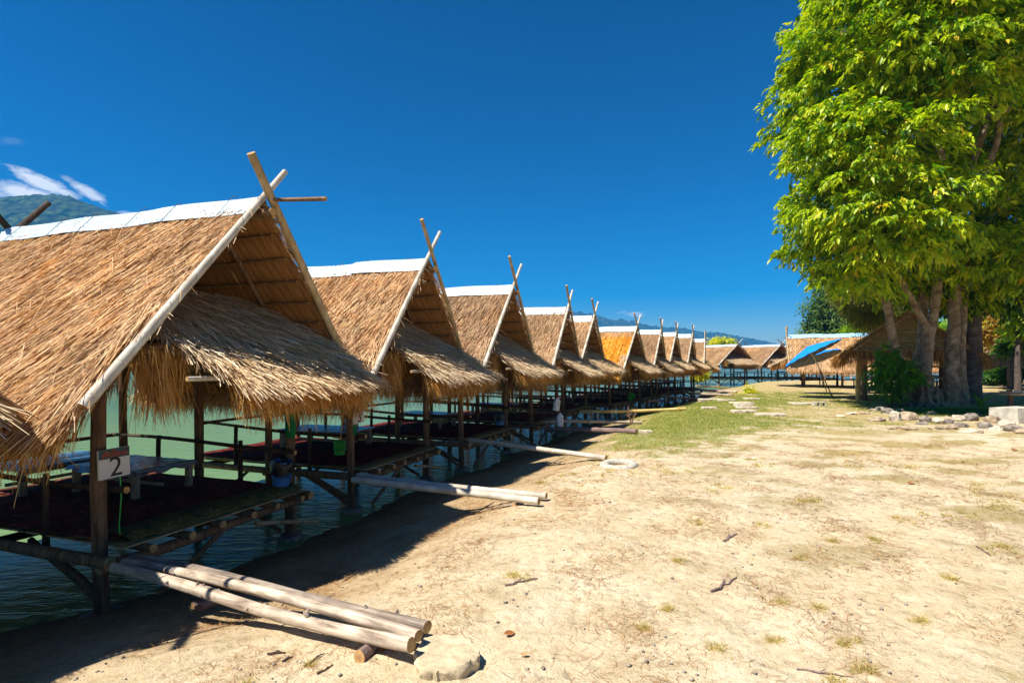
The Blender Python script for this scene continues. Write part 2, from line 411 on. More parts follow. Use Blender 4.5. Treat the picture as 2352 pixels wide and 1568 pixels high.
def sdist(x, y):
    x = np.asarray(x, float); y = np.asarray(y, float); best = np.full(x.shape, 1e9); sg = np.ones(x.shape)
    for (ax, ay), (bx, by) in zip(shore[:-1], shore[1:]):
        dx, dy = bx-ax, by-ay; L2 = dx*dx+dy*dy
        tt = np.clip(((x-ax)*dx+(y-ay)*dy)/L2, 0, 1); px, py = ax+tt*dx, ay+tt*dy
        d = np.hypot(x-px, y-py); cr = (dx*(y-ay)-dy*(x-ax))
        m_ = d < best; best = np.where(m_, d, best); sg = np.where(m_, np.where(cr < 0, 1, -1), sg)
    return best*sg
_ph = rs.rand(40, 3)*6.28
def fbm(x, y, f0, octs=4, seed=0):
    s = 0; a = 1; tot = 0
    for o in range(octs):
        for k in range(3):
            ang = _ph[(seed*7+o*3+k) % 40, 0]; f = f0*2.03**o*(1+.3*_ph[(seed*5+o+k*2) % 40, 1]/6.28)
            s = s+a*np.sin((x*np.cos(ang)+y*np.sin(ang))*f*2*np.pi+_ph[(seed+o*5+k) % 40, 2]+1.7*np.sin((x*np.sin(ang)-y*np.cos(ang))*f*3.1+k))
        tot += a*3; a *= .55
    return s/tot
def hgt(x, y):
    x = np.asarray(x, float); y = np.asarray(y, float)
    d = sdist(x, y)+.28*fbm(x, y, .28, 3, 1)
    z = np.interp(d, [-40, -6, -1.0, -.1, .5, 1.6, 2.3, 2.7, 3.2, 4.2], [-4, -2, -1.0, -.82, -.72, -.54, -.38, -.26, -.12, 0.0])
    near = np.exp(-((x/25)**2+(y/40)**2))
    z = z+.030*fbm(x, y, .35, 3, 2)+.015*fbm(x, y, 1.3, 4, 3)*near+.005*fbm(x, y, 5.0, 2, 4)*near
    mound = np.exp(-(((x-15.6)/3.3)**2+((y-19.6)/2.0)**2))
    return z+.12*mound
def hz(x, y): return float(hgt(np.array([x]), np.array([y]))[0])
def axis(lo, hi, flo, fhi, fine, grow):
    a = list(np.arange(flo, fhi, fine)); s_ = fine
    v = a[-1]
    while v < hi: s_ *= grow; v += s_; a.append(v)
    s_ = fine; v = a[0]; pre = []
    while v > lo: s_ *= grow; v -= s_; pre.append(v)
    return np.array(pre[::-1]+a)
gx = axis(-3000, 3000, -8, 12, .055, 1.05); gy = axis(-60, 3000, 1.6, 14, .055, 1.035)
X, Y = np.meshgrid(gx, gy); Zg = hgt(X, Y)
V = np.stack([X.ravel(), Y.ravel(), Zg.ravel()], 1); nx, ny = len(gx), len(gy)
idx = np.arange(nx*ny).reshape(ny, nx)
F = np.stack([idx[:-1, :-1].ravel(), idx[:-1, 1:].ravel(), idx[1:, 1:].ravel(), idx[1:, :-1].ravel()], 1)
# grass cover masks stored per vertex (what grows where)
def green_mask(x, y):
    def blob(cx, cy, rx, ry, a=0):
        c, s_ = math.cos(a), math.sin(a); u = ((x-cx)*c+(y-cy)*s_)/rx; v = (-(x-cx)*s_+(y-cy)*c)/ry
        return np.exp(-(u*u+v*v))
    g = 1.1*blob(4.0, 13.2, 1.4, 3.0, -.5)+1.1*blob(6.0, 17.2, 2.2, 3.6, -.4)+1.0*blob(8.8, 22.5, 3.2, 3.0, -.3)+.5*blob(2.9, 10.8, 1.0, 1.3, -.3)+.7*blob(13, 27, 7, 4)+.45*blob(8, 14.5, 4, 1.6)+.5*blob(13.5, 20.5, 2.4, 2.5)
    return np.clip(g*.85+.75*fbm(x, y, .8, 4, 5)*(g > .12), 0, 1)
def dry_mask(x, y):
    far = 1/(1+np.exp(-(y-12.5-.10*x+2.0*fbm(x, y, .12, 3, 6))/1.2))
    n_ = fbm(x, y, .45, 4, 7)
    sp = np.clip((n_-.02)*3.2, 0, 1)*np.clip((sdist(x, y)-3.0)/2.0, 0, 1)
    rightw = np.clip((x-1.5)/6, 0, 1)
    return np.clip(far*(.72+.9*n_)+sp*(.30+.45*rightw), 0, 1)*np.clip((sdist(x, y)-1.4)/1.5, 0, 1)
gm = green_mask(X, Y).ravel(); dm = dry_mask(X, Y).ravel()
gme = fast_mesh('ground', V, F, gm, 'stone', True)
at = gme.attributes.new('dry', 'FLOAT', 'POINT'); at.data.foreach_set('value', dm.astype(np.float32))
at = gme.attributes.new('wet', 'FLOAT', 'POINT'); at.data.foreach_set('value', np.clip((-.52-V[:, 2])/.2, 0, 1).astype(np.float32))
at = gme.attributes.new('bank', 'FLOAT', 'POINT'); at.data.foreach_set('value', np.clip((-.04-V[:, 2])/.2, 0, 1).astype(np.float32))
def sand_mat():
    m, n, b = mat('sand', 0.95, 0.08)
    g = geo(n)
    a1 = n.noise(g, 0.35, 5, .6); a2 = n.noise(g, 2.2, 6, .65); a3 = n.noise(g, 14, 6, .7); a4 = n.noise(g, 90, 3, .6)
    c = n.ramp(a2, [(.28, (.40, .31, .19)), (.46, (.54, .45, .30)), (.68, (.62, .54, .385))])
    c = n.mix(n.ramp(a1, [(.4, .5), (.62, 0.0)]), c, (.92, .83, .70), 'MULTIPLY')
    c = n.mix(.75, c, n.ramp(a3, [(.30, (.66, .58, .48)), (.5, (1, 1, 1)), (.75, (1.12, 1.12, 1.12))]), 'MULTIPLY')
    c = n.mix(n.ramp(a4, [(.56, 0.0), (.70, .7)]), c, (.50, .41, .32), 'MULTIPLY')
    bank = n.new('ShaderNodeAttribute', attribute_name='bank').outputs['Fac']
    c = n.mix(n.math('MULTIPLY', bank, .7), c, (.62, .52, .42), 'MULTIPLY')
    wet = n.new('ShaderNodeAttribute', attribute_name='wet').outputs['Fac']
    c = n.mix(wet, c, (.45, .38, .32), 'MULTIPLY')
    dry = n.new('ShaderNodeAttribute', attribute_name='dry').outputs['Fac']
    grn = n.new('ShaderNodeAttribute', attribute_name='rnd').outputs['Fac']
    gn = n.noise(g, 7, 6, .75); fine = n.noise(n.mapping(g, scale=(1, 2.2, 1)), 38, 4, .7)
    df = n.math('MULTIPLY', n.math('SUBTRACT', n.math('ADD', dry, n.math('MULTIPLY', gn, 1.3)), .88), 2.4, clamp=True)
    dc = n.ramp(fine, [(.3, (.27, .19, .075)), (.55, (.44, .34, .13)), (.75, (.56, .47, .22))])
    c = n.mix(n.math('MULTIPLY', df, .80), c, dc)
    gf = n.math('MULTIPLY', n.math('SUBTRACT', n.math('ADD', grn, n.math('MULTIPLY', gn, 1.2)), .95), 3, clamp=True)
    gc = n.ramp(fine, [(.3, (.09, .11, .015)), (.6, (.25, .26, .04)), (.8, (.46, .38, .12))])
    c = n.mix(n.math('MULTIPLY', gf, .75), c, gc)
    n.link(c, b.inputs['Base Color'])
    vd = n.new('ShaderNodeTexVoronoi', feature='SMOOTH_F1'); vd.inputs['Scale'].default_value = 3.4; vd.inputs['Randomness'].default_value = 1.0
    n.link(n.vmath('ADD', g, n.vmath('SCALE', g).outputs[0]).outputs[0], vd.inputs['Vector'])
    dent = n.ramp(vd.outputs['Distance'], [(.08, 0.0), (.34, 1.0)])
    h = n.math('ADD', n.math('MULTIPLY', a3, .6), n.math('MULTIPLY', a4, .25))
    h = n.math('ADD', h, n.math('MULTIPLY', dent, .45))
    h = n.math('ADD', h, n.math('MULTIPLY', n.math('MULTIPLY', fine, df), .8))
    bump(n, b, h, 0.8, 0.045)
    M['sand'] = m
sand_mat(); gme.materials.clear(); gme.materials.append(M['sand'])
link('ground', gme, kind='structure')

# water
def water_mat():
    m, n, b = mat('lake_water', 0.04, 0.5); b.inputs['IOR'].default_value = 1.33
    g = geo(n)
    a = n.noise(n.mapping(g, scale=(1, 2.6, 1), rot=(0, 0, .35)), 2.4, 4, .55, .6)
    a2 = n.noise(n.mapping(g, scale=(1, 2.4, 1), rot=(0, 0, -.1)), 9.0, 3, .5, .3)
    sil = n.noise(g, .05, 4)
    n.link(n.ramp(sil, [(.35, (.12, .22, .07)), (.65, (.19, .26, .07))]), b.inputs['Base Color'])
    h = n.math('ADD', a, n.math('MULTIPLY', a2, .22))
    bump(n, b, h, 0.5, 0.06); M['lake_water'] = m
water_mat()
w = MB(); w.add([(-3500, -200, -.75), (3500, -200, -.75), (3500, 3500, -.75), (-3500, 3500, -.75)], [(0, 1, 2, 3)])
w.build('lake_water', 'lake_water', smooth=False, kind='structure')

# hills
def hill(name, prof, Z, depth, label_mat, rough, seed, nx=420, nd=60, backs=None):
    px = np.array([p[0] for p in prof], float); py = np.array([p[1] for p in prof], float)
    xs = np.linspace(px[0], px[-1], nx); hh = (830.5-np.interp(xs, px, py))/1245*Z+EYE
    wx = (xs-1176)/1245*Z
    tt = np.linspace(-1, 1, nd)
    A, T = np.meshgrid(wx, tt); H = np.broadcast_to(hh, A.shape)
    Yv = Z+T*depth
    n1 = fbm(A/rough, Yv/rough, .6, 4, seed); n2 = fbm(A/rough, Yv/rough, 5.0, 4, seed+3)
    shape = np.clip(1-np.abs(T)**1.25, 0, 1)
    Zv = H*shape*(1+.22*n1*np.abs(T))+n2*rough*.035*(shape > .02)+rs.uniform(-1, 1, A.shape)*rough*.022*(shape > .02)-2
    sc = 1-.0*T
    V = np.stack([A.ravel(), Yv.ravel(), Zv.ravel()], 1); i = np.arange(nx*nd).reshape(nd, nx)
    F = np.stack([i[:-1, :-1].ravel(), i[:-1, 1:].ravel(), i[1:, 1:].ravel(), i[1:, :-1].ravel()], 1)
    me = fast_mesh(name, V, F, np.clip(.5+.5*n2.ravel(), 0, 1), label_mat, True)
    return link(name, me, kind='structure')
def hill_mat():
    m, n, b = mat('hill_forest', 1.0, 0.0)
    g = geo(n)
    v = n.new('ShaderNodeTexVoronoi'); v.inputs['Scale'].default_value = .055; n.link(g, v.inputs['Vector'])
    a = n.noise(g, .012, 6, .65)
    c = n.mix(n.ramp(v.outputs['Distance'], [(.1, 0.0), (.7, 1.0)]), (.07, .11, .03), (.004, .012, .006))
    c = n.mix(n.ramp(a, [(.4, 0.0), (.6, .6)]), c, (.05, .065, .025))
    n.link(c, b.inputs['Base Color']); bump(n, b, v.outputs['Distance'], -1.0, 14); M['hill_forest'] = m
hill_mat()
hill('forested_mountain', [(-900, 700), (-500, 610), (-250, 500), (-60, 462), (0, 456), (40, 449), (90, 446), (130, 446), (160, 449), (200, 464), (240, 478), (280, 490), (340, 510), (450, 560), (600, 640), (800, 740), (1000, 800), (1100, 832)],
     1300, 420, 'hill_forest', 150, 1)
hill('far_hills', [(500, 826), (700, 800), (900, 770), (1100, 735), (1230, 722), (1308, 716), (1333, 716), (1358, 720), (1391, 729), (1406, 736), (1433, 734), (1454, 738), (1475, 744), (1517, 751), (1558, 751),
     (1590, 759), (1604, 761), (1642, 763), (1662, 765), (1694, 772), (1718, 777), (1740, 781), (1771, 787), (1802, 793), (1850, 800), (1950, 806), (2100, 800), (2352, 806), (2800, 826)],
     2900, 500, 'hill_forest', 300, 2)

# ------------------------------------------------------------------ hut prototype (x along the row, y towards the lake, z up from the sand level)
TH = 1.179; PH = math.atan(TH); CS, SN = math.cos(PH), math.sin(PH)
AP = 3.46; HW = 1.217; OV = .707; LR = 4.37; Y0 = -OV; Y1 = LR-OV; HALF = 1.88; SL = HALF/CS; NC = 9; STEP = (SL-.10)/NC
def slope_m(s, tdist, lift=0.0, tilt=0.035):
    d = Vector((s*CS, 0, -SN)); nrm = Vector((s*SN, 0, CS)); xa = Vector((0, 1 if s < 0 else -1, 0))
    o = Vector((0, (Y0+Y1)/2, AP+.75-.05)) + d*tdist + nrm*lift
    R = Matrix((xa, d, nrm)).transposed().to_4x4()
    return Matrix.Translation(o) @ R @ Matrix.Rotation(tilt, 4, 'X')
GL = np.array([0, SN, -CS])      # gravity seen in course coordinates
def course_mesh(name, n, mats, kind='mid', w=.011, seed=0, half=LR/2):
    parts = [slab(-half+.02, half-.02, 0, STEP+.10, .022)+(1,)]
    x = rs.uniform(-half-.01, half+.01, n); y = rs.uniform(-.12, STEP*.8, n); L = rs.uniform(.22, .52, n)
    P0 = np.stack([x, y, rs.uniform(0.0, .035, n)], 1)
    D = np.stack([rs.normal(.10, .17, n), np.ones(n), rs.normal(.045, .055, n)], 1)
    if kind == 'eave': L *= rs.uniform(1.0, 1.35, n)
    parts.append(strands(P0, D, L, rs.uniform(.6, 1.5, n)*w, GL, np.clip(rs.normal(.03, .07, n), -.1, .4), rs.normal(0, .62, n)))
    k = n//45                     # loose straws lying across
    P0 = np.stack([rs.uniform(-half, half, k), rs.uniform(0, STEP, k), rs.uniform(.04, .07, k)], 1)
    D = np.stack([rs.normal(0, .8, k), np.ones(k)*.6, rs.normal(.02, .08, k)], 1)
    parts.append(strands(P0, D, rs.uniform(.2, .5, k), np.full(k, w*.8), GL, rs.uniform(0, .12, k), rs.uniform(-1, 1, k)))
    if kind == 'eave':
        q = int(n*.85)
        P0 = np.stack([rs.uniform(-half, half, q), rs.uniform(STEP*.35, STEP+.16, q), rs.uniform(-.06, .03, q)], 1)
        D = np.stack([rs.normal(.02, .22, q), np.ones(q), rs.normal(-.15, .25, q)], 1)
        L = rs.uniform(.16, .42, q)*np.where(rs.rand(q) < .05, 1.5, 1)
        v, f, r = strands(P0, D, L, rs.uniform(.6, 1.3, q)*w, GL, rs.uniform(.25, .9, q), rs.uniform(-1.2, 1.2, q), 4)
        parts.append((v, f, r, 2))
    V, F, R, MI = merge(parts)
    return fast_mesh(name, V, F, R, mats, False, MI)
near_mats = ['thatch_roof', 'thatch_panel', 'thatch_fringe']
CM = [course_mesh('thatch_course', 4600, near_mats) for _ in range(4)]
CE = course_mesh('thatch_course', 5200, near_mats, 'eave')
CF = [course_mesh('thatch_course', 1500, near_mats, w=.016) for _ in range(2)]
CFE = course_mesh('thatch_course', 2600, near_mats, 'eave', w=.013)
gold_mats = ['thatch_gold', 'thatch_panel', 'thatch_gold']
CG = [course_mesh('thatch_course', 2600, gold_mats, w=.022) for _ in range(2)]; CGE = course_mesh('thatch_course', 3600, gold_mats, 'eave', w=.02)

def skirt_mesh(name, xl, xr, n, kind, yk, mats):
    """one row of the gable-end skirt; local x along the row, y down the skirt slope"""
    parts = [slab(xl+.03, xr-.03, 0, .36, .02)+(1,)]
    x = rs.uniform(xl, xr, n); P0 = np.stack([x, rs.uniform(-.10, .26, n), rs.uniform(0, .04, n)], 1)
    fan = (x-(xl+xr)/2)*.16
    D = np.stack([rs.normal(.12, .20, n)+fan, np.ones(n), rs.normal(.10, .09, n)], 1)
    parts.append(strands(P0, D, rs.uniform(.25, .55, n), rs.uniform(.5, 1.3, n)*.014, SG, np.clip(rs.normal(.10, .09, n), -.1, .5), rs.uniform(-.9, .9, n)))
    if kind == 'eave':
        q = int(n*1.1); x = rs.uniform(xl, xr, q)
        P0 = np.stack([x, rs.uniform(.10, .40, q), rs.uniform(-.10, .02, q)], 1)
        D = np.stack([rs.normal(.0, .25, q), np.ones(q)*.8, rs.normal(-.3, .3, q)], 1)
        L = rs.uniform(.14, .40, q)*np.where(rs.rand(q) < .06, 1.35, 1)
        v, f, r = strands(P0, D, L, rs.uniform(.5, 1.2, q)*.013, SG, rs.uniform(.3, 1.0, q), rs.uniform(-1.3, 1.3, q), 4)
        parts.append((v, f, r, 2))
    V, F, R, MI = merge(parts); return fast_mesh(name, V, F, R, mats, False, MI)
SA = math.radians(30.5); SG = np.array([0, math.sin(SA), -math.cos(SA)])
def skirt_m(y, z, tilt=.0):
    d = Vector((0, -math.cos(SA), -math.sin(SA))); nrm = Vector((0, -math.sin(SA), math.cos(SA))); xa = Vector((1, 0, 0))
    # x cross d = nrm needs (1,0,0)x(0,-c,-s)=(0,s,-c): flip handedness by using -x
    R = Matrix((-xa, d, nrm)).transposed().to_4x4()
    return Matrix.Translation((0, y, z+.75)) @ R @ Matrix.Rotation(tilt, 4, 'X')

def P(a): return (a[0], a[1], a[2]+.75)
SKM = []
def make_hut(label):
    h = thing('thatched_hut', (0, 0, 0), label, 'thatched hut', 'thatched huts along the lake shore')
    # roof courses
    for s in (-1, 1):
        for k in range(NC):
            tdist = .06+k*STEP
            if s < 0: me = CE if k == NC-1 else CM[(k*3+1) % 4]
            else: me = CFE if k == NC-1 else CF[k % 2]
            link('thatch_course', me, h, slope_m(s, tdist, .0, .05))
    # rafters and battens inside
    for s in (-1, 1):
        for yy in (Y0+.75, Y0+2.0, Y0+3.4):
            MB().pole(P((s*.05, yy, AP-.13)), P((s*(HALF-.12), yy, AP-.13-TH*(HALF-.12)+.02)), .028, .026, 8, .008).build('rafter', ['brown_wood', 'end_grain'], h)
        for k in range(1, NC):
            tt = .06+k*STEP; cx = s*(CS*tt-SN*.035); cz = AP-.05-SN*tt-CS*.035
            MB().pole(P((cx, Y0+.06, cz)), P((cx, Y1-.06, cz)), .011, .011, 6, .003, segs=5).build('batten', ['brown_wood', 'end_grain'], h)
    # barge poles, crossing at the gable tips
    MB().pole(P((-1.86, Y0-.05, AP-TH*1.86+.03)), P((.30, Y0-.05, AP+TH*.30+.03)), .046, .032, 12, .006, bamboo=True).build('barge_pole', ['bamboo_pale', 'end_grain'], h)
    MB().pole(P((1.90, Y0+.05, AP-TH*1.90-.05)), P((-.27, Y0-.12, AP+TH*.30+.03)), .048, .045, 12, .004, bamboo=True).build('barge_pole', ['bamboo_tan', 'end_grain'], h)
    for s in (-1, 1):
        MB().pole(P((s*1.62, Y1-.02+.05*s, AP-TH*1.62-.02)), P((-s*.42, Y1+.02+.05*s, AP+TH*.40+.02)), .042, .038, 10, .004).build('barge_pole', ['dark_wood', 'end_grain'], h)
    MB().pole(P((0, Y0-.16, AP-.17)), P((0, Y1+.1, AP-.13)), .045, .04, 10, .002).build('ridge_pole', ['brown_wood', 'end_grain'], h)
    MB().pole(P((.07, Y0-.10, AP-.19)), P((.08, Y0+.9, AP-.19)), .034, .034, 8, .002).build('ridge_pole', ['brown_wood', 'end_grain'], h)
    # corrugated ridge cap in three overlapping sheets
    nseg = 3
    for q in range(nseg):
        ya, yb = Y0+.0+q*(LR-.1)/nseg, Y0+.0+(q+1)*(LR-.1)/nseg+.12
        cols = 34; Vv = []; rows = 6
        for i in range(rows+1):
            yy = ya+(yb-ya)*i/rows
            for j in range(cols+1):
                w_ = -1+2*j/cols; dist = abs(w_)*.37; cor = .009*math.sin(j/cols*2*math.pi*8.5)
                nx_, nz_ = (math.copysign(SN, w_), CS); rnd_ = .035*math.exp(-(w_/.14)**2)
                Vv.append(P((math.copysign(CS*dist, w_)+nx_*(cor), yy, AP+.062+.005*q-SN*dist+CS*cor-rnd_+.012*math.sin(yy*3+q))))
        Ff = [(i*(cols+1)+j, (i+1)*(cols+1)+j, (i+1)*(cols+1)+j+1, i*(cols+1)+j+1) for i in range(rows) for j in range(cols)]
        b = MB(); b.add(Vv, Ff); b.build('ridge_sheet', 'roof_sheet', h, True, 180)
        for kk in (.25, .8):
            yy = ya+(yb-ya)*kk; b = MB()
            b.path([P((math.copysign(CS*abs(w_)*.42, w_), yy+.03*w_, AP+.092-SN*abs(w_)*.42-.02*math.exp(-(w_/.15)**2))) for w_ in np.linspace(-1, 1, 11)], .0035, 5)
            b.build('tie_wire', 'wire', h)
    # gable-end skirt
    SL_ = [(.35, 2.43, -.74, .76), (.08, 2.28, -.88, .94), (-.19, 2.13, -1.0, 1.08), (-.46, 1.97, -1.08, 1.20), (-.73, 1.80, -1.02, 1.20), (-1.02, 1.60, -.86, 1.12)]
    for k, (yy, zz, xl, xr) in enumerate(SL_):
        me = skirt_mesh('skirt_course', -xr, -xl, 1500 if k < 5 else 2600, 'eave' if k == 5 else 'mid', yy, ['thatch_grey', 'thatch_panel', 'thatch_fringe'])
        link('skirt_course', me, h, skirt_m(yy, zz, .05))
        if k == 5: SKM.append(me)
    MB().pole(P((-1.30, Y0+.02, 1.74)), P((1.45, Y0+.02, 1.70)), .024, .022, 8, .004, bamboo=True).build('skirt_pole', ['bamboo_tan', 'end_grain'], h)
    MB().pole(P((-1.24, -1.10, 1.50)), P((1.28, -1.10, 1.50)), .022, .02, 8, .004, bamboo=True).build('skirt_pole', ['bamboo_pale', 'end_grain'], h)
    # straw bundle hanging at the left end of the skirt pole
    for (cx, cy, nn, spr, ln) in ((-1.22, Y0+.02, 420, .10, .62), (-1.05, Y0+.12, 200, .10, .55), (1.30, -.95, 300, .10, .5), (-1.82, -.45, 600, 0, .70)):
        P0 = np.stack([rs.normal(cx, spr, nn), rs.normal(cy, .06, nn), rs.uniform(1.60, 1.80, nn)+.75-(.1 if cx > 0 else 0)], 1)
        if spr == 0: P0 = np.stack([rs.normal(cx, .05, nn), rs.uniform(.25, 1.6, nn), rs.uniform(1.15, 1.4, nn)+.75], 1)
        D = np.stack([rs.normal(0, .16, nn), rs.normal(-.1, .16, nn), -np.ones(nn)], 1)
        v, f, r = strands(P0, D, rs.uniform(.25, 1.0, nn)*ln, rs.uniform(.5, 1.2, nn)*.012, np.array([0, 0, -1.]), rs.uniform(-.15, .2, nn), rs.uniform(0, 3.1, nn), 4, np.array([0, 1., 0]))
        link('straw_bundle', fast_mesh('straw_bundle', v, f, r, 'thatch_fringe'), h)
    # shaggy thatch sweeping past the lower end of the edge poles
    nn = 520; sx = rs.uniform(1.15, 1.84, nn)
    P0 = np.stack([-sx, rs.uniform(Y0+.0, Y0+.22, nn), AP+.75-TH*sx+.10+rs.uniform(-.05, .03, nn)], 1)
    D = np.stack([-CS+rs.normal(0, .12, nn), rs.normal(-.16, .14, nn), -SN+rs.normal(0, .12, nn)], 1)
    v, f, r = strands(P0, D, rs.uniform(.2, .5, nn), rs.uniform(.6, 1.3, nn)*.011, np.array([0, 0, -1.]), rs.uniform(.05, .35, nn), rs.uniform(-1, 1, nn), 4, np.array([-SN, 0, CS]))
    link('loose_straw', fast_mesh('loose_straw', v, f, r, 'thatch_roof'), h)
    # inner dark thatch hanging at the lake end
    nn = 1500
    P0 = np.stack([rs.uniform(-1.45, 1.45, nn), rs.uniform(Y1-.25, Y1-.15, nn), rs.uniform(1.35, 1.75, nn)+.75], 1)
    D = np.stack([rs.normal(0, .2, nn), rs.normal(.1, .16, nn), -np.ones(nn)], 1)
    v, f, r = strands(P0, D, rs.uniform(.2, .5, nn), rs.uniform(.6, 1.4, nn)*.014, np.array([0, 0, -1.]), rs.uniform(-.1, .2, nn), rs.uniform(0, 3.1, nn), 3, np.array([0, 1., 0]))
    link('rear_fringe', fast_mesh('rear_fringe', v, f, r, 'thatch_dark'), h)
    # posts
    YB = (0, 1.69, 3.25)
    for s in (-1, 1):
        for i, yy in enumerate(YB):
            zt = AP-TH*HW-.12; r = (.068, .06, .062)[i]
            MB().pole(P((s*HW, yy, -.95 if i == 0 else -2.3)), P((s*HW+.02*s, yy, zt)), r, r*.86, 12, .006, wob=.05).build('post', ['post_wood', 'end_grain'], h)
        # eave plate, side beam, rails, balusters
        MB().pole(P((s*(HW+.02), Y0+.15, AP-TH*HW-.12)), P((s*(HW+.02), Y1-.15, AP-TH*HW-.14)), .042, .04, 10, .004).build('eave_beam', ['brown_wood', 'end_grain'], h)
        MB().pole(P((s*(HW+.10*s*0+.11), -.26, -.17)), P((s*(HW+.11), 3.5, -.17)), .058, .05, 10, .003).build('side_beam', ['brown_wood', 'end_grain'], h)
        MB().pole(P((s*(HW-.10), -.18, .44)), P((s*(HW-.12), 3.45, .52)), .032, .024, 8, .008).build('rail', ['dark_wood', 'end_grain'], h)
        for yy in (.85, 2.45):
            MB().pole(P((s*(HW-.02), yy, -.25)), P((s*(HW-.02), yy, .54)), .034, .03, 8, .004).build('baluster', ['dark_wood', 'end_grain'], h)
        MB().pole(P((s*(HW-.05), .12, -.66)), P((s*(HW-.05), 1.15, -.16)), .032, .03, 8, .01).build('brace', ['brown_wood', 'end_grain'], h)
        MB().pole(P((s*(HW+.05), 3.0, -.9)), P((s*(HW+.05), 2.0, -.16)), .03, .028, 8, .01).build('brace', ['dark_wood', 'end_grain'], h)
    MB().pole(P((-HW+.06, -.02, AP-TH*HW-.2)), P((HW-.05, -.02, AP-TH*HW-.18)), .036, .034, 8, .004).build('tie_beam', ['brown_wood', 'end_grain'], h)
    MB().pole(P((-HW+.06, 3.2, AP-TH*HW-.2)), P((HW-.05, 3.2, AP-TH*HW-.18)), .036, .034, 8, .004).build('tie_beam', ['dark_wood', 'end_grain'], h)
    MB().pole(P((-HW+.05, 3.3, .50)), P((HW-.05, 3.3, .52)), .028, .026, 8, .006).build('rail', ['dark_wood', 'end_grain'], h)
    # front beam, joists, deck
    MB().pole(P((-HW-.12, -.13, -.24)), P((HW+.22, -.13, -.22)), .052, .046, 12, .006).build('front_beam', ['brown_wood', 'end_grain'], h)
    MB().pole(P((-HW-.1, 1.7, -.24)), P((HW+.12, 1.7, -.23)), .05, .046, 8, .006).build('cross_beam', ['dark_wood', 'end_grain'], h)
    MB().pole(P((-HW-.1, 3.3, -.24)), P((HW+.12, 3.3, -.23)), .05, .046, 8, .006).build('cross_beam', ['dark_wood', 'end_grain'], h)
    for k in range(6):
        x = -HW+.22+k*.40
        MB().pole(P((x, -.37-.03*(k % 2), -.125)), P((x, 3.42, -.13)), .040, .036, 10, .003).build('joist', ['brown_wood', 'end_grain'], h)
    for k in range(18):
        yy = -.18+k*.205
        MB().box(P((0, yy, -.075)), (2*HW-.02, .185, .016), jit=.004).build('deck_slat', 'bamboo_tan', h, False)
    def sheet(name, x0, x1, y0, y1, z, m_, amp, drop=0):
        nx_, ny_ = 30, 24; Vv = []; 
        for zz in (0, -.012):
            for i in range(nx_+1):
                for j in range(ny_+1):
                    x = x0+(x1-x0)*i/nx_; y = y0+(y1-y0)*j/ny_
                    e = max(0, 1-j/3) if drop else 0
                    Vv.append(P((x, y, z+zz+amp*(math.sin(x*9+y*3)+math.sin(x*4.3-y*7+2))*.5-drop*e*e)))
        n0 = (nx_+1)*(ny_+1); I = lambda i, j, k=0: k*n0+i*(ny_+1)+j
        Ff = [(I(i, j), I(i+1, j), I(i+1, j+1), I(i, j+1)) for i in range(nx_) for j in range(ny_)]
        Ff += [(I(i, j, 1), I(i, j+1, 1), I(i+1, j+1, 1), I(i+1, j, 1)) for i in range(nx_) for j in range(ny_)]
        Ff += [(I(i, 0), I(i, 0, 1), I(i+1, 0, 1), I(i+1, 0)) for i in range(nx_)]+[(I(i, ny_), I(i+1, ny_), I(i+1, ny_, 1), I(i, ny_, 1)) for i in range(nx_)]
        Ff += [(I(0, j), I(0, j+1), I(0, j+1, 1), I(0, j, 1)) for j in range(ny_)]+[(I(nx_, j), I(nx_, j, 1), I(nx_, j+1, 1), I(nx_, j+1)) for j in range(ny_)]
        b = MB(); b.add(Vv, Ff); return b.build(name, m_, h, True, 50)
    sheet('straw_mat', -HW+.06, HW-.04, -.24, .5, -.052, 'straw_mat', .008, .03)
    rugo = sheet('floor_rug', -HW+.02, HW-.02, -.02, 3.38, -.022, 'rug_wine', .009)
    # extra struts under the deck
    MB().pole(P((.12, -.14, -.20)), P((-.72, -.05, -.74)), .034, .03, 10, .004).build('brace', ['brown_wood', 'end_grain'], h)
    MB().pole(P((.40, -.22, -.30)), P((HW+.05, -.42, -.50)), .030, .028, 10, .004).build('brace', ['bamboo_tan', 'end_grain'], h)
    MB().pole(P((-HW+.02, -.02, -.60)), P((-HW+.02, .95, -.20)), .036, .03, 8, .01).build('brace', ['brown_wood', 'end_grain'], h)
    for s in (-1, 1):
        b = MB(); th = np.linspace(0, 2*np.pi, 12, endpoint=False); rr = .19+rs.uniform(-.03, .03, 12)
        vv = [P((s*HW+rr[i]*k_*math.cos(a), rr[i]*k_*math.sin(a)*.8, z_)) for z_, k_ in ((-.86, 1.0), (-.74, 1.05), (-.69, .85)) for i, a in enumerate(th)]
        ff = [(q*12+j, q*12+(j+1) % 12, (q+1)*12+(j+1) % 12, (q+1)*12+j) for q in range(2) for j in range(12)]+[tuple(24+j for j in range(12))]
        b.add(vv, ff); b.build('footing', 'stone_grey', h, True, 40)
    return h
proto = make_hut('nearest complete thatched hut, with the number two board on its post')
pk = kids_of(proto)
HLAB = ['thatched hut cut off by the left edge of the picture, mostly out of view',
        None,
        'second complete thatched hut from the left, number three board on its post',
        'thatched hut beside the single long bamboo pole and the dusty tyre',
        'fourth complete thatched hut from the left, two white jugs hanging in front',
        'fifth thatched hut from the left, smooth tan roof just left of the bright golden roof',
        'thatched hut whose roof is freshly covered in bright golden straw',
        'grey brown thatched hut immediately right of the bright golden roof',
        'thatched hut second to the right of the bright golden roof, between two similar huts',
        'thatched hut third to the right of the golden roof, next to last in its row',
        'last thatched hut of the near row, with near vertical finials, beside the yellow flowers']
def hut_matrix(h_): return (h_[0], h_[1], -.75), math.pi/2-h_[2]
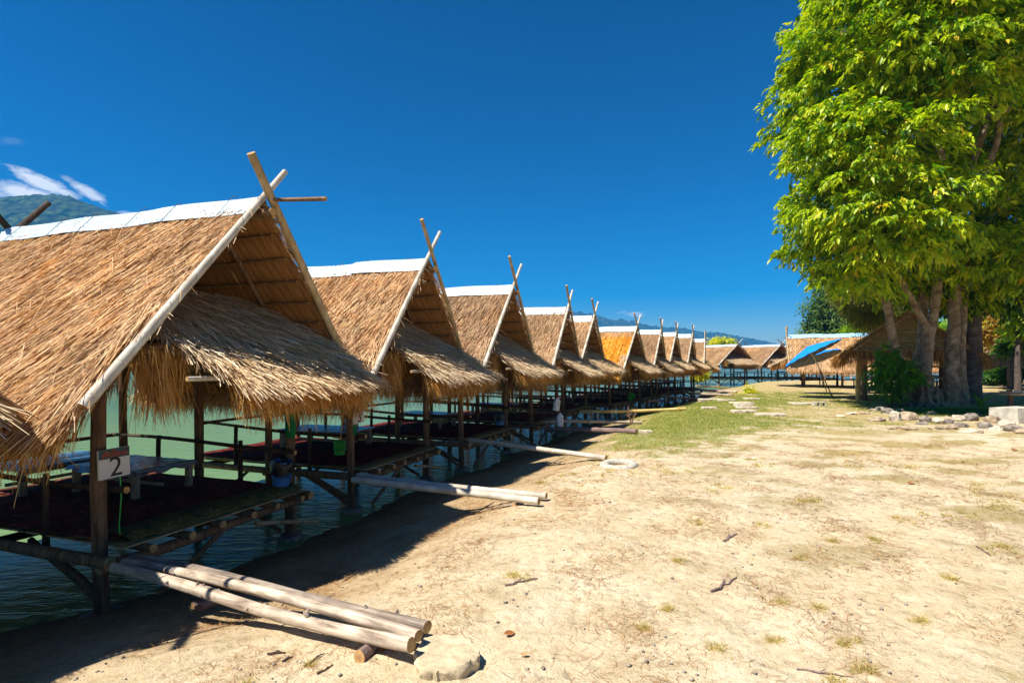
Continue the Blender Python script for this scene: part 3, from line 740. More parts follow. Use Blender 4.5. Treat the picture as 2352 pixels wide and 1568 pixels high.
LP1 = MB().pole(P((-1.86, Y0-.05, AP-TH*1.86+.03)), P((.46, Y0-.05, AP+TH*.46+.03)), .046, .03, 12, .004, bamboo=True).mesh('barge_pole', ['bamboo_pale', 'end_grain'])
LP2 = MB().pole(P((1.90, Y0+.05, AP-TH*1.90-.05)), P((-.45, Y0-.12, AP+TH*.45+.07)), .044, .032, 12, .004).mesh('barge_pole', ['bamboo_tan', 'end_grain'])
SKL = SKM[0]
SK2 = [skirt_mesh('skirt_course', -a_, b_, 2600, 'eave', 0, ['thatch_grey', 'thatch_panel', 'thatch_fringe']) for a_, b_ in ((1.26, .98), (1.18, .80))]
def vary(i):
    rr = random.Random(i*13+5)
    def f(c, d):
        nm = c.name.split('.')[0]
        if nm == 'barge_pole':
            if c.data.materials[0] == M['bamboo_pale']: d.data = LP1
            elif c.data.materials[0] == M['bamboo_tan']: d.data = LP2
            d.rotation_euler = (rr.uniform(-.004, .004), rr.uniform(-.014, .014), 0)
        elif nm in ('ridge_sheet', 'skirt_course'):
            d.location = d.location+Vector((0, rr.uniform(-.03, .03), rr.uniform(-.015, .02)))
            if nm == 'skirt_course': d.data = SK2[rr.randrange(2)] if c.data == SKL else c.data
        elif nm == 'thatch_course' and i == 6 and c.location.x < 0:
            tz = c.location.z
            if tz < AP+.75-.30: d.data = CGE if c.data == CE else CG[rr.randrange(2)]
        elif nm == 'floor_rug' and i in (2, 3, 6): 
            d.data = RUG2
        elif nm == 'rail': d.rotation_euler = (rr.uniform(-.008, .008), rr.uniform(-.01, .01), 0)
    return f
for c in pk:
    if c.name.startswith('floor_rug'):
        RUG2 = c.data.copy(); RUG2.materials.clear(); RUG2.materials.append(M['rug_red'])
hut_objs = {}
for i, h_ in enumerate(HUTS):
    loc, rz = hut_matrix(h_)
    if i == 0: loc = (loc[0]-.38, loc[1]+.13, loc[2]-.10)
    if i == 1:
        proto.location = loc; proto.rotation_euler = (0, 0, rz); proto['label'] = HLAB[1] or proto['label']; hut_objs[1] = (proto, None)
        for c in pk:
            if c.name.startswith('floor_rug'): prug = c
    else:
        sc = (1.0, 1.0, (h_[3]+.75)/(AP+.75))
        hut_objs[i] = copy_tree(proto, pk, loc, rz, HLAB[i], None, sc, vary(i))
# far row across the bay
far = [(22.6, 54.2, 'left one of the far huts facing us across the sand, pale gold front skirt'),
       (26.9, 54.2, 'middle far hut across the sand, its crossed finials left of the blue parasols'),
       (31.0, 53.0, 'far hut across the bay mostly hidden behind the blue parasols')]
for q, (x, y, lb) in enumerate(far):
    a = 1.27
    o, _ = copy_tree(proto, pk, (x-.3, y+.75, -.62), math.pi/2-a, lb, None, (1.28, 1.25, .95), vary(30+q))
o, _ = copy_tree(proto, pk, (19.6, 36.5, -.75), math.pi/2-3.60, 'big far hut with its long roof side turned to us, behind the blue parasols', None, (1.25, 1.25, 1.0), vary(40))
for c, d in _.items():
    if d.name.startswith('ridge_sheet'):
        d.data = d.data.copy(); d.data.materials.clear(); d.data.materials.append(M['roof_sheet_blue'])
for q, (px, py, Z, lb) in enumerate([(2212, 812, 44, 'small far hut seen between the thick tree trunks and the dark lone trunk'), (2262, 810, 42, 'small far hut just right of the dark lone trunk, with a pale skirt'),
                              (2360, 800, 38, 'brown far hut at the right edge of the picture, behind the bushes')]):
    p = dpx(px, py, Z)
    copy_tree(proto, pk, (p.x, p.y, -.68), math.pi/2-1.1, lb, None, (1.05, 1.0, .92), vary(50+q))

def hut_pt(i, x, y, z):                 # hut coordinates (z from the sand level) to world
    h_ = HUTS[i]; a = h_[2]; k = (h_[3]+.75)/(AP+.75)
    return Vector((h_[0]+x*math.sin(a)-y*math.cos(a), h_[1]+x*math.cos(a)+y*math.sin(a), (z+.75)*k-.75))

# green front mat of the near hut
def green_mat():
    i = 1; Vv = []; nx_, ny_ = 60, 6
    for zz in (0, -.008):
        for a in range(nx_+1):
            for b_ in range(ny_+1):
                x = -HW+.10+(2*HW-.16)*a/nx_; y = -.24+.36*b_/ny_
                e = max(0, (ny_/2-b_)/(ny_/2)); Vv.append((x, y, .018+zz-.055*e**2+.012*math.sin(x*11)*e+.006*math.sin(x*23+y*9)))
    n0 = (nx_+1)*(ny_+1); I = lambda i, j, k=0: k*n0+i*(ny_+1)+j
    Ff = [(I(i, j), I(i+1, j), I(i+1, j+1), I(i, j+1)) for i in range(nx_) for j in range(ny_)]
    Ff += [(I(i, j, 1), I(i, j+1, 1), I(i+1, j+1, 1), I(i+1, j, 1)) for i in range(nx_) for j in range(ny_)]
    Ff += [(I(i, 0), I(i, 0, 1), I(i+1, 0, 1), I(i+1, 0)) for i in range(nx_)]
    b = MB(); b.add(Vv, Ff); o = b.build('floor_mat', 'rug_green', None, True, 60)
    o.location = hut_pt(1, 0, 0, 0); o.rotation_euler = (0, 0, math.pi/2-HUTS[1][2])
    tag(o, 'dark green patterned mat along the front edge of the nearest deck', 'mat')
green_mat()

# ------------------------------------------------------------------ low tables
def make_table(top_m, L=1.25, Wd=.82, cloth=None, hh=.34):
    t_ = thing('low_table', (0, 0, 0), 'x', 'low table', 'low tables on the hut decks')
    b = MB(); b.box((0, 0, hh-.012), (Wd, L, .024)); b.build('table_top', top_m, t_, False)
    for sx in (-1, 1):
        for sy in (-1, 1):
            MB().box((sx*(Wd/2-.05), sy*(L/2-.09), (hh-.026)/2), (.06, .075, hh-.028)).build('leg', 'table_wood', t_, False)
    for sx in (-1, 1):
        MB().box((sx*(Wd/2-.05), 0, hh-.055), (.03, L-.265, .055)).build('apron', 'table_wood', t_, False)
    MB().box((0, 0, .10), (.03, L-.2, .04)).build('stretcher', 'table_wood', t_, False)
    if cloth:
        Vv = []; nx_, ny_ = 26, 34
        for i in range(nx_+1):
            for j in range(ny_+1):
                u_ = -1+2*i/nx_; v_ = -1+2*j/ny_
                x = u_*(Wd/2+.03); y = v_*(L/2+.03); e = max(abs(u_), abs(v_))
                z = hh+.006 if e < .93 else hh+.004-.055*(e-.93)/.07*(1+.3*math.sin(9*(u_+v_)))
                Vv.append((x, y, z+.003*math.sin(x*30+y*17)+.002*math.sin(x*11-y*41)))
        b = MB(); b.add(Vv, [(i*(ny_+1)+j, (i+1)*(ny_+1)+j, (i+1)*(ny_+1)+j+1, i*(ny_+1)+j+1) for i in range(nx_) for j in range(ny_)])
        b.build('table_cover', cloth, t_, True, 60)
    return t_
ta = make_table('table_teal', cloth='table_film'); tb = make_table('table_blue')
tka, tkb = kids_of(ta), kids_of(tb)
def put_table(o, i, x, y, rz=0.0):
    o.location = hut_pt(i, x, y, -.01); o.rotation_euler = (0, 0, math.pi/2-HUTS[i][2]+rz)
put_table(ta, 1, .30, 1.72); ta['label'] = 'low table under a shiny grey plastic cover, in the nearest hut'
o, _ = copy_tree(tb, tkb, (0, 0, 0), 0, 'dull blue topped low table at the lake end of the nearest deck'); put_table(o, 1, .1, 3.0, 1.57)
put_table(tb, 2, .35, 1.75, .06); tb['label'] = 'large blue topped low table in the hut with the number three board'; tb.scale = (1.15, 1.3, 1.0)
TL = ['blue low table in the third complete hut from the left', 'low table in the fourth hut, above the white jugs', 'low table in the fifth hut from the left', 'low table under the golden straw roof',
      'low table in the hut right of the golden one', 'low table two huts right of the golden one', 'low table in the last hut but one of the near row', 'low table in the last hut of the near row']
for k, i in enumerate(range(3, 11)):
    o, _ = copy_tree(tb, tkb, (0, 0, 0), 0, TL[k]); put_table(o, i, .25, 1.8); o.scale = (1, 1.1, 1)

# far huts: tables
for k, (x, y, lb) in enumerate([(22.9, 56.2, 'low table silhouetted in the left far hut across the bay'), (27.4, 56.2, 'low table silhouetted in the middle far hut across the bay'), (31.4, 55.2, 'low table silhouetted in the far hut behind the blue parasols')]):
    copy_tree(tb, tkb, (x, y, .1), .3, lb, None, (1.3, 1.1, 1))

# ------------------------------------------------------------------ baskets, jugs, bowls
def lathe(prof, n=20, mi=0, b=None):
    b = b or MB(); an = np.linspace(0, 2*np.pi, n, endpoint=False)
    V_ = [(r*math.cos(a), r*math.sin(a), z) for r, z in prof for a in an]
    b.add(V_, [(i*n+j, i*n+(j+1) % n, (i+1)*n+(j+1) % n, (i+1)*n+j) for i in range(len(prof)-1) for j in range(n)], mi); return b
def basket(loc, m_, label, r=.12, h=.28, bag=False, tilt=(0, 0, 0)):
    t_ = thing('waste_basket', loc, label, 'basket'); t_.rotation_euler = tilt
    lathe([(0.001, 0.0), (r*.78, 0), (r*.8, .0), (r*.84, h*.32), (r*.81, h*.32), (r*.75, .012), (.001, .012)]).build('base_band', m_, t_)
    b = MB()
    for k in range(26):
        a = k/26*6.283; b.box((r*.91*math.cos(a), r*.91*math.sin(a), h*.62), (.012, .007, h*.62), Matrix.Rotation(a+math.pi/2, 4, 'Z'))
    b.build('slats', m_, t_, False)
    lathe([(r*.99, h*.90), (r*1.05, h*.93), (r*1.03, h), (r*.98, h), (r*.96, h*.90), (r*.99, h*.90)]).build('rim', m_, t_)
    if bag:
        prof = [(r*.70, h*.36), (r*.88, h*.5), (r*.92, h*.98), (r*1.10, h*1.03), (r*1.16, h*.9), (r*1.13, h*.62), (r*1.10, h*.50)]
        an = np.linspace(0, 2*np.pi, 28, endpoint=False); b = MB()
        V_ = [((r_+.012*math.sin(5*a+i))*math.cos(a), (r_+.012*math.sin(5*a+i))*math.sin(a), z+.02*math.sin(3*a+i*.5)*(i > 2)) for i, (r_, z) in enumerate(prof) for a in an]
        b.add(V_, [(i*28+j, i*28+(j+1) % 28, (i+1)*28+(j+1) % 28, (i+1)*28+j) for i in range(len(prof)-1) for j in range(28)]); b.build('liner_bag', 'bag_black', t_, True, 70)
    return t_
basket(hut_pt(1, HW-.22, -.05, .03), 'plastic_blue', 'blue slatted basket lined with a black bag, on the nearest deck', .13, .32, True, (.06, .1, 0))
basket(hut_pt(2, -HW+.02, .25, .14), 'plastic_green', 'small bright green basket hanging beside the left front post of the number three hut', .10, .22)
basket(hut_pt(3, HW-.12, .1, .0), 'plastic_blue', 'dark blue basket at the right corner of the third hut deck', .13, .28, True)
basket(hut_pt(6, HW+.0, .0, .0), 'plastic_green', 'green basket hanging under the deck edge near the golden roofed hut', .15, .30, False, (.2, .5, 0))
basket(hut_pt(9, HW-.1, .1, .05), 'plastic_blue', 'blue basket in the last hut but one', .15, .34)
lathe([(.001, 0), (.09, 0), (.13, .05), (.14, .16), (.12, .17), (.11, .02), (.001, .02)]).build('white_basin', 'plastic_white').location = hut_pt(2, .62, 1.35, .335)
tag(bpy.data.objects['white_basin'], 'white plastic basin on the blue table in the number three hut', 'basin')

def text_mesh(body, size, extrude=.001):
    cu = bpy.data.curves.new('txt', 'FONT'); cu.body = body; cu.size = size; cu.extrude = extrude; cu.align_x = 'CENTER'; cu.align_y = 'CENTER'; cu.resolution_u = 5
    ob = bpy.data.objects.new('txt', cu); COL.objects.link(ob)
    dg = bpy.context.evaluated_depsgraph_get(); me = bpy.data.meshes.new_from_object(ob.evaluated_get(dg)); bpy.data.objects.remove(ob)
    me.materials.clear(); return me
def text_part(name, body, size, m_, parent, loc, rot=(math.pi/2, 0, 0), bold=None, sx=1.0):
    me = text_mesh(body, size); me.materials.append(M[m_]); o = link(name, me, parent); o.location = loc; o.rotation_euler = rot; o.scale = (sx, 1, 1); return o
def jug(loc, rz, tilt, label):
    t_ = thing('plastic_jug', loc, label, 'jug', 'white jugs hanging at the fourth hut', rz); t_.rotation_euler = (tilt[0], tilt[1], rz)
    b = MB(); n = 16; an = np.linspace(0, 2*np.pi, n, endpoint=False); prof = [(.0, .004, .004), (.0, .088, .055), (.02, .095, .06), (.27, .095, .06), (.32, .07, .045), (.35, .028, .028), (.375, .026, .026)]
    V_ = []
    for z, a_, b_ in prof:
        for a in an:
            c_, s_ = math.cos(a), math.sin(a); k = .6
            V_.append((a_*math.copysign(abs(c_)**k, c_), b_*math.copysign(abs(s_)**k, s_), z-.38))
    b.add(V_, [(i*n+j, i*n+(j+1) % n, (i+1)*n+(j+1) % n, (i+1)*n+j) for i in range(len(prof)-1) for j in range(n)]); b.build('bottle', 'plastic_white', t_, True, 50)
    MB().pole((0, 0, -.012), (0, 0, .018), .03, .03, 14, 0, wob=0).build('cap', 'red_paint', t_)
    MB().path([(-.02, 0, -.01), (-.01, 0, .06), (0, 0, .14), (.01, 0, .06), (.02, 0, -.01)], .004, 5).build('string', 'red_paint', t_)
    text_part('number', '3', .15, 'red_paint', t_, (.01, -.0625, -.20))
    return t_
j0 = dpx(1281, 912, 15.2); j1 = dpx(1286, 947, 15.0)
jug(j0, .55, (0, .18, .0), 'upper white plastic jug marked with a red three, hanging tilted from the hut post')
jug(j1, .45, (0, 0, 0), 'lower white plastic jug marked with a red three, hanging upright under the other')

# ------------------------------------------------------------------ number boards
def board(i, x, y, z, number, label, rot, w=.285, h=.275):
    t_ = thing('number_board', hut_pt(i, x, y, z), label, 'number board', None, math.pi/2-HUTS[i][2]); t_.rotation_euler = (0, rot, math.pi/2-HUTS[i][2])
    MB().box((0, 0, 0), (w, .022, h)).build('panel', 'sign_white', t_, False)
    m_, n, b = mat('sign_print', .5, .3); o_ = objc(n)
    nz = n.noise(n.mapping(o_, scale=(9, 9, 16)), 2.2, 4, .6)
    n.link(n.ramp(nz, [(.3, (.01, .03, .012)), (.42, (.03, .10, .16)), (.52, (.03, .05, .03)), (.62, (.16, .08, .04)), (.75, (.35, .33, .30))]), b.inputs['Base Color']); M['sign_print'] = m_
    MB().box((0, -.0125, h*.335), (w-.006, .002, h*.32)).build('photo_strip', 'sign_print', t_, False)
    text_part('lettering', 'ร้าน', .026, 'red_paint', t_, (0, -.015, h*.43))
    text_part('lettering', 'ศรีวรรณ', .058, 'red_paint', t_, (0, -.0155, h*.31), sx=1.12)
    o = text_part('number', number, .26, 'black_ink', t_, (.01, -.0125, -h*.155), sx=1.0)
    return t_
board(1, -HW+.045, -.085, .70, '2', 'number two board with a printed strip on top, on the nearest hut post', -.03)
board(2, -HW+.05, -.085, .80, '3', 'number three board half hidden by the straw fringe, on the next hut post', -.06)
b = MB(); pp = [hut_pt(1, -HW+.11, -.075, z) for z in (.58, .35, .1, .0)]; pp = [p+Vector((.012*math.sin(q*2), 0, 0)) for q, p in enumerate(pp)]
b.path(pp, .006, 5); tag(b.build('plastic_string', 'plastic_green'), 'thin green plastic string hanging down below the number two board', 'string')
for i, x, lb in ((1, HW, 'dark green cloth wrapped round the right front post of the nearest hut'), (2, -HW, 'green cloth strip tied below the number three board')):
    b = MB(); c_ = hut_pt(i, x, 0, .78 if i == 1 else .62); b.path([c_+Vector((0, 0, -.16)), c_+Vector((.005, 0, 0)), c_+Vector((0, 0, .16))], [.066, .072, .067], 12, wob=.05)
    tag(b.build('cloth_strip', 'cloth_green'), lb, 'cloth')

# ------------------------------------------------------------------ ramp logs on the sand
def log(p0, p1, r0, r1, m_, label, bamboo=False, bend=.006):
    b = MB(); c = (Vector(p0)+Vector(p1))/2; dv = Vector(p1)-Vector(p0); b.pole((0, 0, -dv.length/2), (0, 0, dv.length/2), r0, r1, 16, bend, bamboo=bamboo, wob=.05, segs=18)
    if not bamboo and dv.length > 1.5:
        for _k in range(9):
            t_ = rs.uniform(-.45, .45)*dv.length; a_ = rs.uniform(0, 6.28); u_ = np.array([math.cos(a_), math.sin(a_), rs.uniform(-.3, .3)])
            q_ = np.array([0, 0, t_]); b.path([q_+u_*r0*.55, q_+u_*r0*.95, q_+u_*r0*(1.1+rs.rand()*.25)], [r0*.34, r0*.26, r0*.12], 7, 0, -1)
    V0 = b; o = V0.build('ramp_pole' if bamboo else 'ramp_log', [m_, 'end_grain'] if not bamboo else [m_, 'end_grain']); o.location = c; o.rotation_mode = 'QUATERNION'; o.rotation_quaternion = dv.to_track_quat('Z', 'Y')
    return tag(o, label, 'bamboo pole' if bamboo else 'log', 'poles leading from the sand up to the huts')
def sandpt(x, y, r):
    p = gnd(x, y, r)
    for _i in range(3): z_ = hz(p.x, p.y)+r; p = gnd(x, y, z_)
    return p
A1 = hut_pt(1, -HW+.25, .25, -.33)
log(dpx(262, 1303, 4.75), sandpt(945, 1480, .12), .044, .037, 'log_pale', 'nearest pale weathered log of the bundle leading to the number two hut')
log(dpx(288, 1291, 4.9), sandpt(962, 1459, .11), .042, .035, 'log_pale', 'middle weathered log of the bundle leading to the number two hut')
log(dpx(306, 1280, 5.05), sandpt(982, 1439, .10), .044, .037, 'log_grey', 'farthest greyer log of the bundle leading to the number two hut')
log(sandpt(825, 1508, .03), sandpt(862, 1480, .03), .036, .036, 'log_purple', 'short cut log wedged under the ends of the log bundle')
log(sandpt(440, 1395, .03), sandpt(520, 1372, .03), .045, .04, 'log_purple', 'short log lying in the shade under the log bundle')
log(dpx(812, 1101, 8.0), sandpt(1238, 1150, .07), .050, .046, 'bamboo_pale', 'thick pale bamboo pole, nearer of the pair at the number three hut', True)
log(dpx(822, 1092, 8.2), sandpt(1255, 1138, .07), .044, .040, 'bamboo_pale', 'slimmer pale bamboo pole, farther of the pair at the number three hut', True)
log(sandpt(1180, 1162, .0), sandpt(1200, 1157, .0), .035, .035, 'log_purple', 'small wood piece under the bamboo pair')
log(hut_pt(3, -HW+.05, -.15, -.08), sandpt(1392, 1051, .06), .05, .046, 'bamboo_pale', 'single long pale bamboo pole ending beside the dusty tyre', True)
log(hut_pt(4, -HW-.3, -.5, -.2), sandpt(1462, 990, .07), .06, .055, 'log_purple', 'short thick purplish brown log ending at the grass edge')
log(hut_pt(4, -HW+.5, -.1, -.1), sandpt(1474, 970, .05), .05, .045, 'log_pale', 'grey log just behind the purplish brown one')
log(hut_pt(5, -HW+.6, -.1, -.15), sandpt(1575, 938, .05), .055, .05, 'bamboo_yellow', 'bright yellow bamboo pole lying on the green grass', True)
log(gnd(1490, 921, -.1), sandpt(1553, 919, .05), .055, .05, 'log_purple', 'short reddish log end in front of the golden roofed hut')
log(gnd(1521, 909, -.1), sandpt(1592, 916, .05), .08, .06, 'log_purple', 'thick grey log beyond the golden roofed hut')
log(gnd(1562, 898, -.1), sandpt(1683, 908, .05), .07, .055, 'log_pale', 'long pale log pointing to the middle of the sand, behind the thick grey one')
log(gnd(1595, 894, -.1), sandpt(1693, 899, .05), .06, .05, 'log_pale', 'thin pale pole just beyond the long pale log')
log(gnd(1599, 886, -.1), sandpt(1673, 890, .05), .06, .05, 'bamboo_yellow', 'farthest thin yellowish pole beside the last hut', True)
log(gnd(1612, 872, 0.0), sandpt(1642, 872, .05), .09, .08, 'log_pale', 'short pale log on the far sand beside the yellow flowers')

# stone slab and tyre
def slab_stone(p, pts, th, m_, label, cat='stone slab', bev=.03, name='stone_slab'):
    b = MB(); n = len(pts); V_ = []; sub = 5
    out = []
    for i in range(n):
        a = np.array(pts[i]); c = np.array(pts[(i+1) % n])
        for k in range(sub): out.append(a+(c-a)*k/sub+rs.normal(0, .003, 2))
    out = np.array(out); N = len(out)
    for sc, z in ((.97, -.06), (1.0, th*.25), (1.005, th*.6), (.985, th*.86), (.95, th), (.6, th*1.01), (.25, th)):
        nz_ = .003 if sc > .93 and z > 0 else .0008
        for q in out: V_.append((q[0]*sc+rs.normal(0, nz_), q[1]*sc+rs.normal(0, nz_), z+rs.normal(0, nz_*.7)))
    V_.append((0, 0, th)); F_ = [(i*N+j, i*N+(j+1) % N, (i+1)*N+(j+1) % N, (i+1)*N+j) for i in range(6) for j in range(N)]+[(6*N+j, 6*N+(j+1) % N, 7*N) for j in range(N)]
    b.add(V_, F_); o = b.build(name, m_, None, True, 35); o.location = p; return tag(o, label, cat)
p = gnd(1030, 1503, 0.0); p.z = hz(p.x, p.y)
ol = [gnd(x_, y_, p.z+.055)-p for x_, y_ in ((952, 1492), (972, 1464), (1000, 1456), (1052, 1458), (1078, 1466), (1104, 1494), (1100, 1508), (1064, 1530), (1010, 1536), (968, 1534), (950, 1512))]
slab_stone(p, [(q.x, q.y) for q in ol], .058, 'stone', 'flat rounded hexagonal concrete slab in front of the log bundle ends')
b = MB(); nu, nv = 36, 12
V_ = []
for i in range(nu):
    a = i/nu*6.283
    for j in range(nv):
        c_ = j/nv*6.283; r = .27+.09*math.cos(c_)*(1+.06*math.cos(3*c_)); V_.append((r*math.cos(a), r*math.sin(a), .075*math.sin(c_)+(.004 if (i % 2) and math.cos(c_) > .3 else 0)))
b.add(V_, [(i*nv+j, ((i+1) % nu)*nv+j, ((i+1) % nu)*nv+(j+1) % nv, i*nv+(j+1) % nv) for i in range(nu) for j in range(nv)])
o = b.build('old_tyre', 'tyre_dusty', None, True, 60); p = gnd(1421, 1066, 0); o.location = (p.x, p.y, hz(p.x, p.y)+.01); o.rotation_euler = (.06, -.05, 0); o.scale = (.85, .85, .8)
tag(o, 'old sand coloured tyre half buried past the end of the single bamboo pole', 'tyre')

# slabs and bricks on the grass
SLB = [(1704, 927.5, .75, .5, 'first flat slab of the stepping row in the grass, farthest one'), (1708, 932.5, .6, .3, 'second thin slab of the stepping row in the grass'), (1716, 937.5, .7, .35, 'third slab of the stepping row in the grass'),
       (1708, 946.5, .8, .35, 'fourth and nearest slab of the stepping row in the grass'), (1770, 954, .95, .5, 'large pale slab lying alone right of the stepping row'), (1629, 939.5, .5, .3, 'small pale slab left of the stepping row'),
       (1726, 917, .5, .3, 'small slab beyond the stepping row near the young yellow plant'), (1670, 919.5, .6, .25, 'narrow slab in the bright green grass'), (1845, 930, .8, .5, 'broken pale slab left of the two hole block'), (1484, 988, .45, .3, 'thin flat slab at the end of the purplish log'),
       (1635, 914, .9, .35, 'long slab in the green grass beside the thick grey log')]
for (x, y, w_, d_, lb) in SLB:
    p = gnd(x, y, 0); p.z = hz(p.x, p.y); w_ *= p.y/20; d_ *= p.y/20
    slab_stone(p, [(-w_/2, -d_/2), (0, -d_/2*1.1), (w_/2, -d_/2*.9), (w_/2*.95, d_/2), (0, d_/2*.9), (-w_/2*1.05, d_/2)], .07, 'stone_pale', lb)
b = MB()
for x0 in (-.19, 0, .19): b.box((x0, 0, .08), (.04, .18, .15))
b.box((0, 0, .015), (.42, .18, .03)); b.box((0, 0, .165), (.42, .18, .03))
o = b.build('hollow_block', 'concrete', None, False); p = gnd(1881, 934, 0); o.location = (p.x, p.y, hz(p.x, p.y)-.02); o.rotation_euler = (0, 0, -.1); tag(o, 'hollow concrete block with two holes, standing on the sand below the parasols', 'concrete block')

# ------------------------------------------------------------------ parasols
def parasol(base, top, r, label, tiltv):
    t_ = thing('parasol', base, label, 'parasol', 'blue parasols')
    top = Vector(top)-Vector(base); ax = tiltv.normalized()
    q = ax.to_track_quat('Z', 'Y'); R = np.array(q.to_matrix())
    MB().pole((0, 0, -.15), top*.55, .026, .024, 10, .002).build('lower_pole', 'brown_wood', t_)
    MB().pole(top*.5, top+ax*.1, .020, .018, 10, .0).build('upper_pole', 'white_pole', t_)
    n = 16; an = np.linspace(0, 2*np.pi, n, endpoint=False)
    b = MB(); rings = [(.02, .0), (r*.5, -.10*r-.02), (r*.98, -.27*r), (r, -.30*r)]
    V_ = []
    for lay in (0.0, -.012):
        for (rr, z) in rings:
            for k in range(n*2):
                a = k/(n*2)*6.283; sg = 1 if k % 2 == 0 else .985
                V_.append(np.array(top)+R @ np.array([rr*sg*math.cos(a), rr*sg*math.sin(a), z+lay-(0.0 if k % 2 == 0 else .02*rr)+.09]))
    N = n*2; K = len(rings)
    F0 = [(i*N+j, i*N+(j+1) % N, (i+1)*N+(j+1) % N, (i+1)*N+j) for i in range(K-1) for j in range(N)]
    F1 = [tuple(x+K*N for x in f[::-1]) for f in F0]; Fe = [((K-1)*N+j, (K-1)*N+(j+1) % N, (2*K-1)*N+(j+1) % N, (2*K-1)*N+j) for j in range(N)]
    b.add(V_, F0, 0); b.f += F1; b.m += [1]*len(F1); b.f += Fe; b.m += [0]*len(Fe)
    b.build('canopy', ['umbrella_canvas', 'umbrella_grey'], t_, False)
    for k in range(n):
        a = k/n*6.283; e = np.array(top)+R @ np.array([r*.97*math.cos(a), r*.97*math.sin(a), -.29*r+.065]); c0 = np.array(top)+R @ np.array([.02*math.cos(a), .02*math.sin(a), .04])
        MB().path([c0, (c0+e)/2+R @ np.array([0, 0, .03]), e], .008, 5).build('rib', 'dark_wood', t_)
    strap = np.array(top)+R @ np.array([-.02, 0, .02])
    MB().box(strap+np.array([-.18, -.25, -.30]), (.03, .01, .42)).build('strap', 'umbrella_blue', t_, False)
    return t_
Zb = 1.65*1245/(912-830.5)
b1 = gnd(1903, 905, 0); b2 = gnd(1916, 913, 0)
parasol(b1, dpx(1868, 812, b1.y+.4), 1.24, 'lower blue parasol on the farther leaning pole', Vector((-.24, .33, 1)))
parasol(b2, dpx(1858, 799, b2.y-.2), 1.28, 'upper blue parasol on the nearer leaning pole, tilted more steeply', Vector((-.46, .33, 1)))

